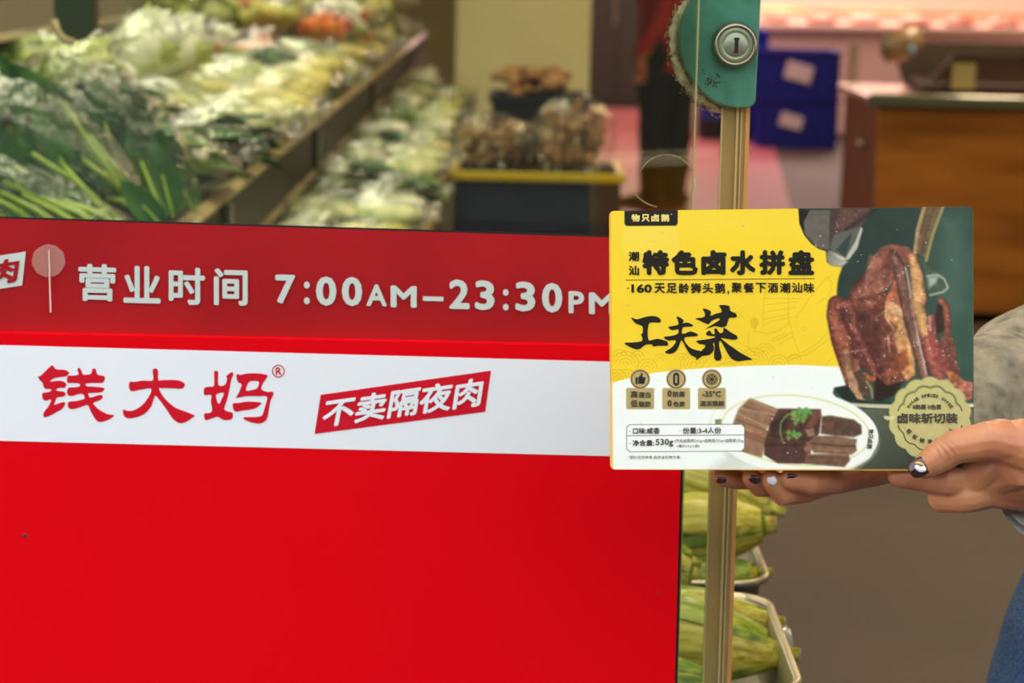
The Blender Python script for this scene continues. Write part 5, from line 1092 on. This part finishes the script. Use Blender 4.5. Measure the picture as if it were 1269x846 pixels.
# thumb
fing(fb_, [TC, bx(1222, 546, -.016), bx(1183, 554, -.0150), bx(1160, 568, -.0125), bx(1147, 577, -.0110)], [.0190, .0148, .0128, .0118, .0098])
# index, along and under the lower edge, pointing left
fing(fb_, [K1, bx(1172, 594, .006), bx(1146, 592, .012), bx(1114, 590, .014)], [.0150, .0122, .0108, .0085])
# middle, ring and little finger folded back beneath
fing(fb_, [K2, bx(1192, 616, .010), bx(1168, 617, .014), bx(1184, 606, .042), bx(1206, 590, .054)], [.0142, .0122, .0115, .0108, .0095])
fing(fb_, [K3, bx(1202, 616, .034), bx(1182, 614, .044), bx(1196, 602, .062), bx(1214, 588, .064)], [.0130, .0118, .0110, .0102, .009])
fing(fb_, [K4, bx(1222, 612, .054), bx(1206, 608, .064), bx(1218, 600, .074)], [.0118, .0105, .0098, .0085])
hand2 = vox('near_hand', fb_, skin_m, holder, .0012, 3)
def creases(o, c, ax, wave, rad, amp):
    me = o.data; n = len(me.vertices); co = np.empty(n * 3); no = np.empty(n * 3); me.vertices.foreach_get('co', co); me.vertices.foreach_get('normal', no); co = co.reshape(-1, 3); no = no.reshape(-1, 3)
    d = co - np.array(c); s = d @ np.array(ax.normalized()); q = np.exp(-(np.linalg.norm(d, axis=1) / rad) ** 2)
    bend = (d @ np.array(bvv)) ** 2 * 40
    me.vertices.foreach_set('co', (co - no * (amp * q * np.clip(np.cos(2 * PI * (s + bend) / wave), 0, 1) ** 2)[:, None]).ravel()); me.update()
creases(hand2, bx(1171, 560, -.026), bx(1183, 554, -.02) - bx(1160, 568, -.02), .0046, .0085, .0013)
creases(hand2, bx(1225, 575, -.008), bvv + bu * -.5, .022, .016, .0022)
joinmesh(body, [hand1, hand2])
# knuckle and skin folds are carried by the thumb as shallow geometry
# --- nails
nail_m = mat('dark_maroon_nail_polish', rgb(54, 14, 20), .12, coat=1); gold_n = mat('gold_nail_foil', rgb(206, 160, 90), .3, metal=.7); white_n = mat('white_nail_foil', rgb(240, 240, 244), .2, coat=.5)
def nail(c, ax, nrm, L, Wd, name='fingernail', m=nail_m, label=None):
    ax = Vector(ax).normalized(); nrm = Vector(nrm); nrm = (nrm - ax * nrm.dot(ax)).normalized(); s = ax.cross(nrm); v = []; n, k = 8, 7
    for lay in (0, 1):
        for i in range(n + 1):
            t = i / n * 2 - 1; w = Wd * (1 - abs(t) ** 3.2 * .45)
            for j in range(k):
                e = j / (k - 1) * 2 - 1; v.append(Vector(c) + ax * (t * L / 2) + s * (w / 2 * e) + nrm * (-.42 * Wd * (1 - math.cos(e * 1.0)) - .0006 * t * t - (.0007 if lay else 0)))
    f = [(i * k + j, i * k + j + 1, (i + 1) * k + j + 1, (i + 1) * k + j) for i in range(n) for j in range(k - 1)]; N = (n + 1) * k; f += [tuple(x + N for x in q[::-1]) for q in f]
    b_ = list(range(k)) + [i * k + k - 1 for i in range(1, n + 1)] + [n * k + j for j in range(k - 2, -1, -1)] + [i * k for i in range(n - 1, 0, -1)]
    f += [(b_[i], b_[i] + N, b_[(i + 1) % len(b_)] + N, b_[(i + 1) % len(b_)]) for i in range(len(b_))]
    return part(name, MB().add(v, f), m, holder, True, label)
ta = bx(1133, 583, -.014) - bx(1152, 572, -.014); nn = -bn + bvv * .15
nc = bx(1139.5, 578.5, -.0215); n1 = nail(nc, ta, nn,   .0160, .0138, label='dark maroon thumbnail with white and gold foil')
def foil(dx, dy, r, m, sd): 
    q = nc + bu * dx + bvv * dy - bn * .0012; o = sub('nail_foil', MB().ball(q, (r[0], .0007, r[1]), 12, 6, m3 @ Matrix.Rotation(-PI / 2, 3, 'X') @ Matrix.Rotation(.35, 3, 'Y'), crumple(sd, .35)), m, n1)
foil(.0008, -.0008, (.0040, .0024), white_n, 3); foil(.0002, .0020, (.0034, .0018), gold_n, 4)
nail(bx(957, 597, .0095), bx(955, 590, .01) - bx(961, 606, .016), -bn - bvv * .3, .0075, .0070, m=white_n, label='nail with white tip'); nail(bx(982, 594, .0105), bx(976, 592, .01) - bx(988, 595, .012), -bn - bvv * .5, .0085, .0075)
nail(bx(935, 596, .0135), bx(930, 592, .01) - bx(942, 598, .012), -bn - bvv * .6, .0080, .0070); nail(bx(894, 597, .0165), bx(888, 595, .01) - bx(900, 596, .012), -bn - bvv * .8, .0075, .0065)
# --- clothes
lin_m = ramp_mat('grey_beige_linen', [rgb(98, 90, 74), rgb(128, 118, 96), rgb(148, 136, 112)], 60, rough=.9, bump=.5, detail=6)
cuff_m = ramp_mat('pale_grey_cuff', [rgb(176, 184, 182), rgb(206, 212, 208)], 80, rough=.9, bump=.4)
denim_m = ramp_mat('blue_denim', [rgb(26, 46, 76), rgb(40, 66, 102), rgb(58, 88, 124)], 420, rough=.85, bump=.5, detail=6)
top = MB()
top.tube([(.70, 1.98, .86), (.70, 1.98, .98), (.71, 1.97, 1.10), (.72, 1.96, 1.22), (.73, 1.95, 1.31)], [.17, .155, .145, .155, .13], 20, round_caps=True, asp=.75, up=(0, 1, 0))
top.tube([(.57, 1.95, 1.28), (.52, 1.86, 1.05)], [.068, .062], 16, round_caps=True); top.tube([(.88, 1.94, 1.28), (.86, 1.72, 1.045)], [.068, .062], 16, round_caps=True)
top.tube([elb1 + (pw - elb1) * q for q in (0, .3, .55, .75, .9)], [.064, .060, .055, .046, .038], 18, round_caps=True)
top.tube([(.57, 1.95, 1.29), (.73, 1.95, 1.335), (.89, 1.95, 1.29)], [.072, .075, .072], 16, round_caps=True)
top.tube([elb2, elb2 * .5 + wr * .5, wr + (elb2 - wr).normalized() * .012], [.060, .052, .040], 18, round_caps=True)
tp_ = vox('linen_top', top, lin_m, holder, .005, 4); wrinkle(tp_, .016, 9, (1, 1, 1.3), 3.1); wrinkle(tp_, .004, 26, (1, 1, 1), 8)
ca_ = bx(1266, 592, .010); axc = (elb2 - wr).normalized(); cc = wr + axc * -.034 + Vector((0, .001, .003))
part('sleeve_cuff', MB().tube([cc, cc + axc * .012, cc + axc * .05], [.0425, .0435, .045], 26, caps=False, wob=.015).tube([cc + axc * .0, cc + axc * .05], [.0355, .038], 26, caps=False), cuff_m, holder, label='pale grey knitted cuff of the near sleeve')
jn = MB()
jn.tube([(.65, 1.98, .93), (.79, 1.98, .93)], [.12, .12], 16, round_caps=True)
jn.tube([(.66, 1.97, .92), (.545, 1.86, .74), (.465, 1.80, .47), (.43, 1.84, .25), (.42, 1.88, .07)], [.105, .094, .076, .072, .07], 18, round_caps=False)
jn.tube([(.78, 1.98, .92), (.80, 1.96, .70), (.80, 1.94, .48), (.80, 1.98, .26), (.80, 2.0, .07)], [.105, .098, .076, .072, .07], 18, round_caps=False)
jo = vox('jeans', jn, denim_m, holder, .007, 3); wrinkle(jo, .010, 11, (1, 1, .6), 2.2)
shoe_m = mat('white_shoe', rgb(220, 218, 212), .6); 
for x, y in ((.42, 1.86), (.80, 1.98)): part('shoe', MB().tube([(x, y + .04, .045), (x, y - .06, .045), (x - .01, y - .15, .034)], [.042, .044, .032], 14, round_caps=True), shoe_m, holder)
part('hair', MB().ball(HC + Vector((.005, .012, .018)), (.086, .100, .112), 24, 16, HM, lambda d: 1 if (d.y > -.35 or d.z > .55) else .86).tube([hd_(0, .07, .02), hd_(0, .10, -.10), hd_(0, .10, -.22)], [.07, .06, .03], 14, round_caps=True), hair_m, holder)
eye_m = mat('dark_eye', rgb(40, 26, 20), .15, coat=1); wh = mat('eye_white', rgb(232, 228, 222), .3); lip_m = mat('lip', rgb(176, 84, 80), .4)
for s in (-1, 1): part('eye', MB().ball(hd_(s * .030, -.079, .004), (.012, .008, .007), 12, 8, HM), wh, holder); part('iris', MB().ball(hd_(s * .030, -.0845, .004), (.005, .004, .005), 10, 6, HM), eye_m, holder); part('eyebrow', MB().tube([hd_(s * .018, -.087, .022), hd_(s * .032, -.083, .027), hd_(s * .046, -.073, .023)], [.0025, .003, .002], 7), hair_m, holder)
part('lips', MB().ball(hd_(0, -.0905, -.048), (.020, .006, .0075), 14, 8, HM), lip_m, holder)
# --- distant person in red
Yp = 11.75; fx = lambda px: (px - 640) / F * Yp
dp = thing('person', 'distant person in a red jacket and black trousers walking down the aisle', 'person', (fx(822), Yp, 0)); X0 = fx(822)
bd = MB(); hx = .0
bd.tube([(X0, Yp, .86), (X0, Yp, 1.05), (X0, Yp, 1.30), (X0, Yp, 1.36)], [.14, .12, .15, .12], 16, round_caps=True, asp=.7, up=(0, 1, 0)); bd.tube([(X0, Yp, 1.36), (X0 - .01, Yp, 1.48)], [.055, .05], 12, round_caps=True)
bd.ball((X0 - .015, Yp, 1.58), (.092, .076, .112), 18, 14); bd.tube([(X0 - .10, Yp, 1.575), (X0 - .118, Yp, 1.555)], [.010, .013], 8, round_caps=True)
for (hx, kx, ax_, ky) in ((-.05, -.065, -.06, -.06), (.06, .075, .055, .08)):
    bd.tube([(X0 + hx, Yp + ky * .5, .86), (X0 + kx, Yp + ky, .48), (X0 + ax_, Yp + ky, .09)], [.09, .06, .04], 12, round_caps=True)
for s, ha in ((-1, -.12), (1, .05)):
    bd.tube([(X0, Yp + s * .17, 1.33), (X0 + ha * .4, Yp + s * .21, 1.05), (X0 + ha - .03, Yp + s * .19, .84)], [.048, .04, .028], 12, round_caps=True)
    hbx, hby = X0 + ha - .035, Yp + s * .19
    bd.tube([(hbx, hby, .84), (hbx - .005, hby, .78)], [.028, .036], 10, round_caps=True, asp=.6)
    for q in range(4): bd.tube([(hbx - .025 + .016 * q, hby, .77), (hbx - .028 + .017 * q, hby - .004, .73), (hbx - .026 + .017 * q, hby - .012, .700 + .006 * abs(q - 1.5))], [.009, .008, .007], 8, round_caps=True)
    bd.tube([(hbx + .022, hby - .01, .81), (hbx + .03, hby - .03, .775), (hbx + .028, hby - .035, .75)], [.011, .009, .008], 8, round_caps=True)
vox('body', bd, skin_m, dp, .006, 2)
jk = MB(); jk.tube([(X0, Yp, .76), (X0, Yp, .95), (X0, Yp, 1.30), (X0, Yp, 1.37)], [.185, .165, .185, .13], 18, round_caps=False, asp=.72, up=(0, 1, 0))
for s, ha in ((-1, -.12), (1, .05)): jk.tube([(X0, Yp + s * .17, 1.32), (X0 + ha * .4, Yp + s * .21, 1.05), (X0 + ha - .03, Yp + s * .19, .87)], [.068, .06, .045], 14, round_caps=True)
jk_o = vox('red_jacket', jk, mat('red_jacket_cloth', rgb(186, 40, 30), .8, bump=.3), dp, .010, 3); wrinkle(jk_o, .02, 8)
tr_ = MB()
for (hx, kx, ax_, ky) in ((-.06, -.07, -.065, -.06), (.07, .085, .07, .08)):
    tr_.tube([(X0 + hx, Yp + ky * .5, .86), (X0 + kx, Yp + ky, .48), (X0 + ax_, Yp + ky, .10)], [.12, .088, .082], 14, round_caps=True, asp=.9)
wrinkle(vox('black_trousers', tr_, mat('black_trouser_cloth', rgb(20, 17, 18), .85, bump=.3), dp, .010, 2), .015, 9)
for ax_, ky in ((-.065, -.06), (.07, .08)): part('shoe', MB().tube([(X0 + ax_ + .05, Yp + ky, .045), (X0 + ax_ - .05, Yp + ky, .045), (X0 + ax_ - .15, Yp + ky, .033)], [.045, .048, .034], 12, round_caps=True), mat('dark_brown_shoe', rgb(56, 38, 26), .5), dp)
part('hair', MB().ball((X0 + .005, Yp, 1.60), (.10, .088, .112), 18, 12), hair_m, dp)
part('eye', MB().ball((X0 - .092, Yp - .03, 1.585), (.006, .012, .007), 8, 6), wh, dp); part('eye', MB().ball((X0 - .092, Yp + .03, 1.585), (.006, .012, .007), 8, 6), wh, dp); part('lips', MB().ball((X0 - .104, Yp, 1.528), (.006, .02, .007), 8, 6), lip_m, dp)
# tidy helper marks
for o in bpy.data.objects:
    if o.get('_w'): del o['_w']
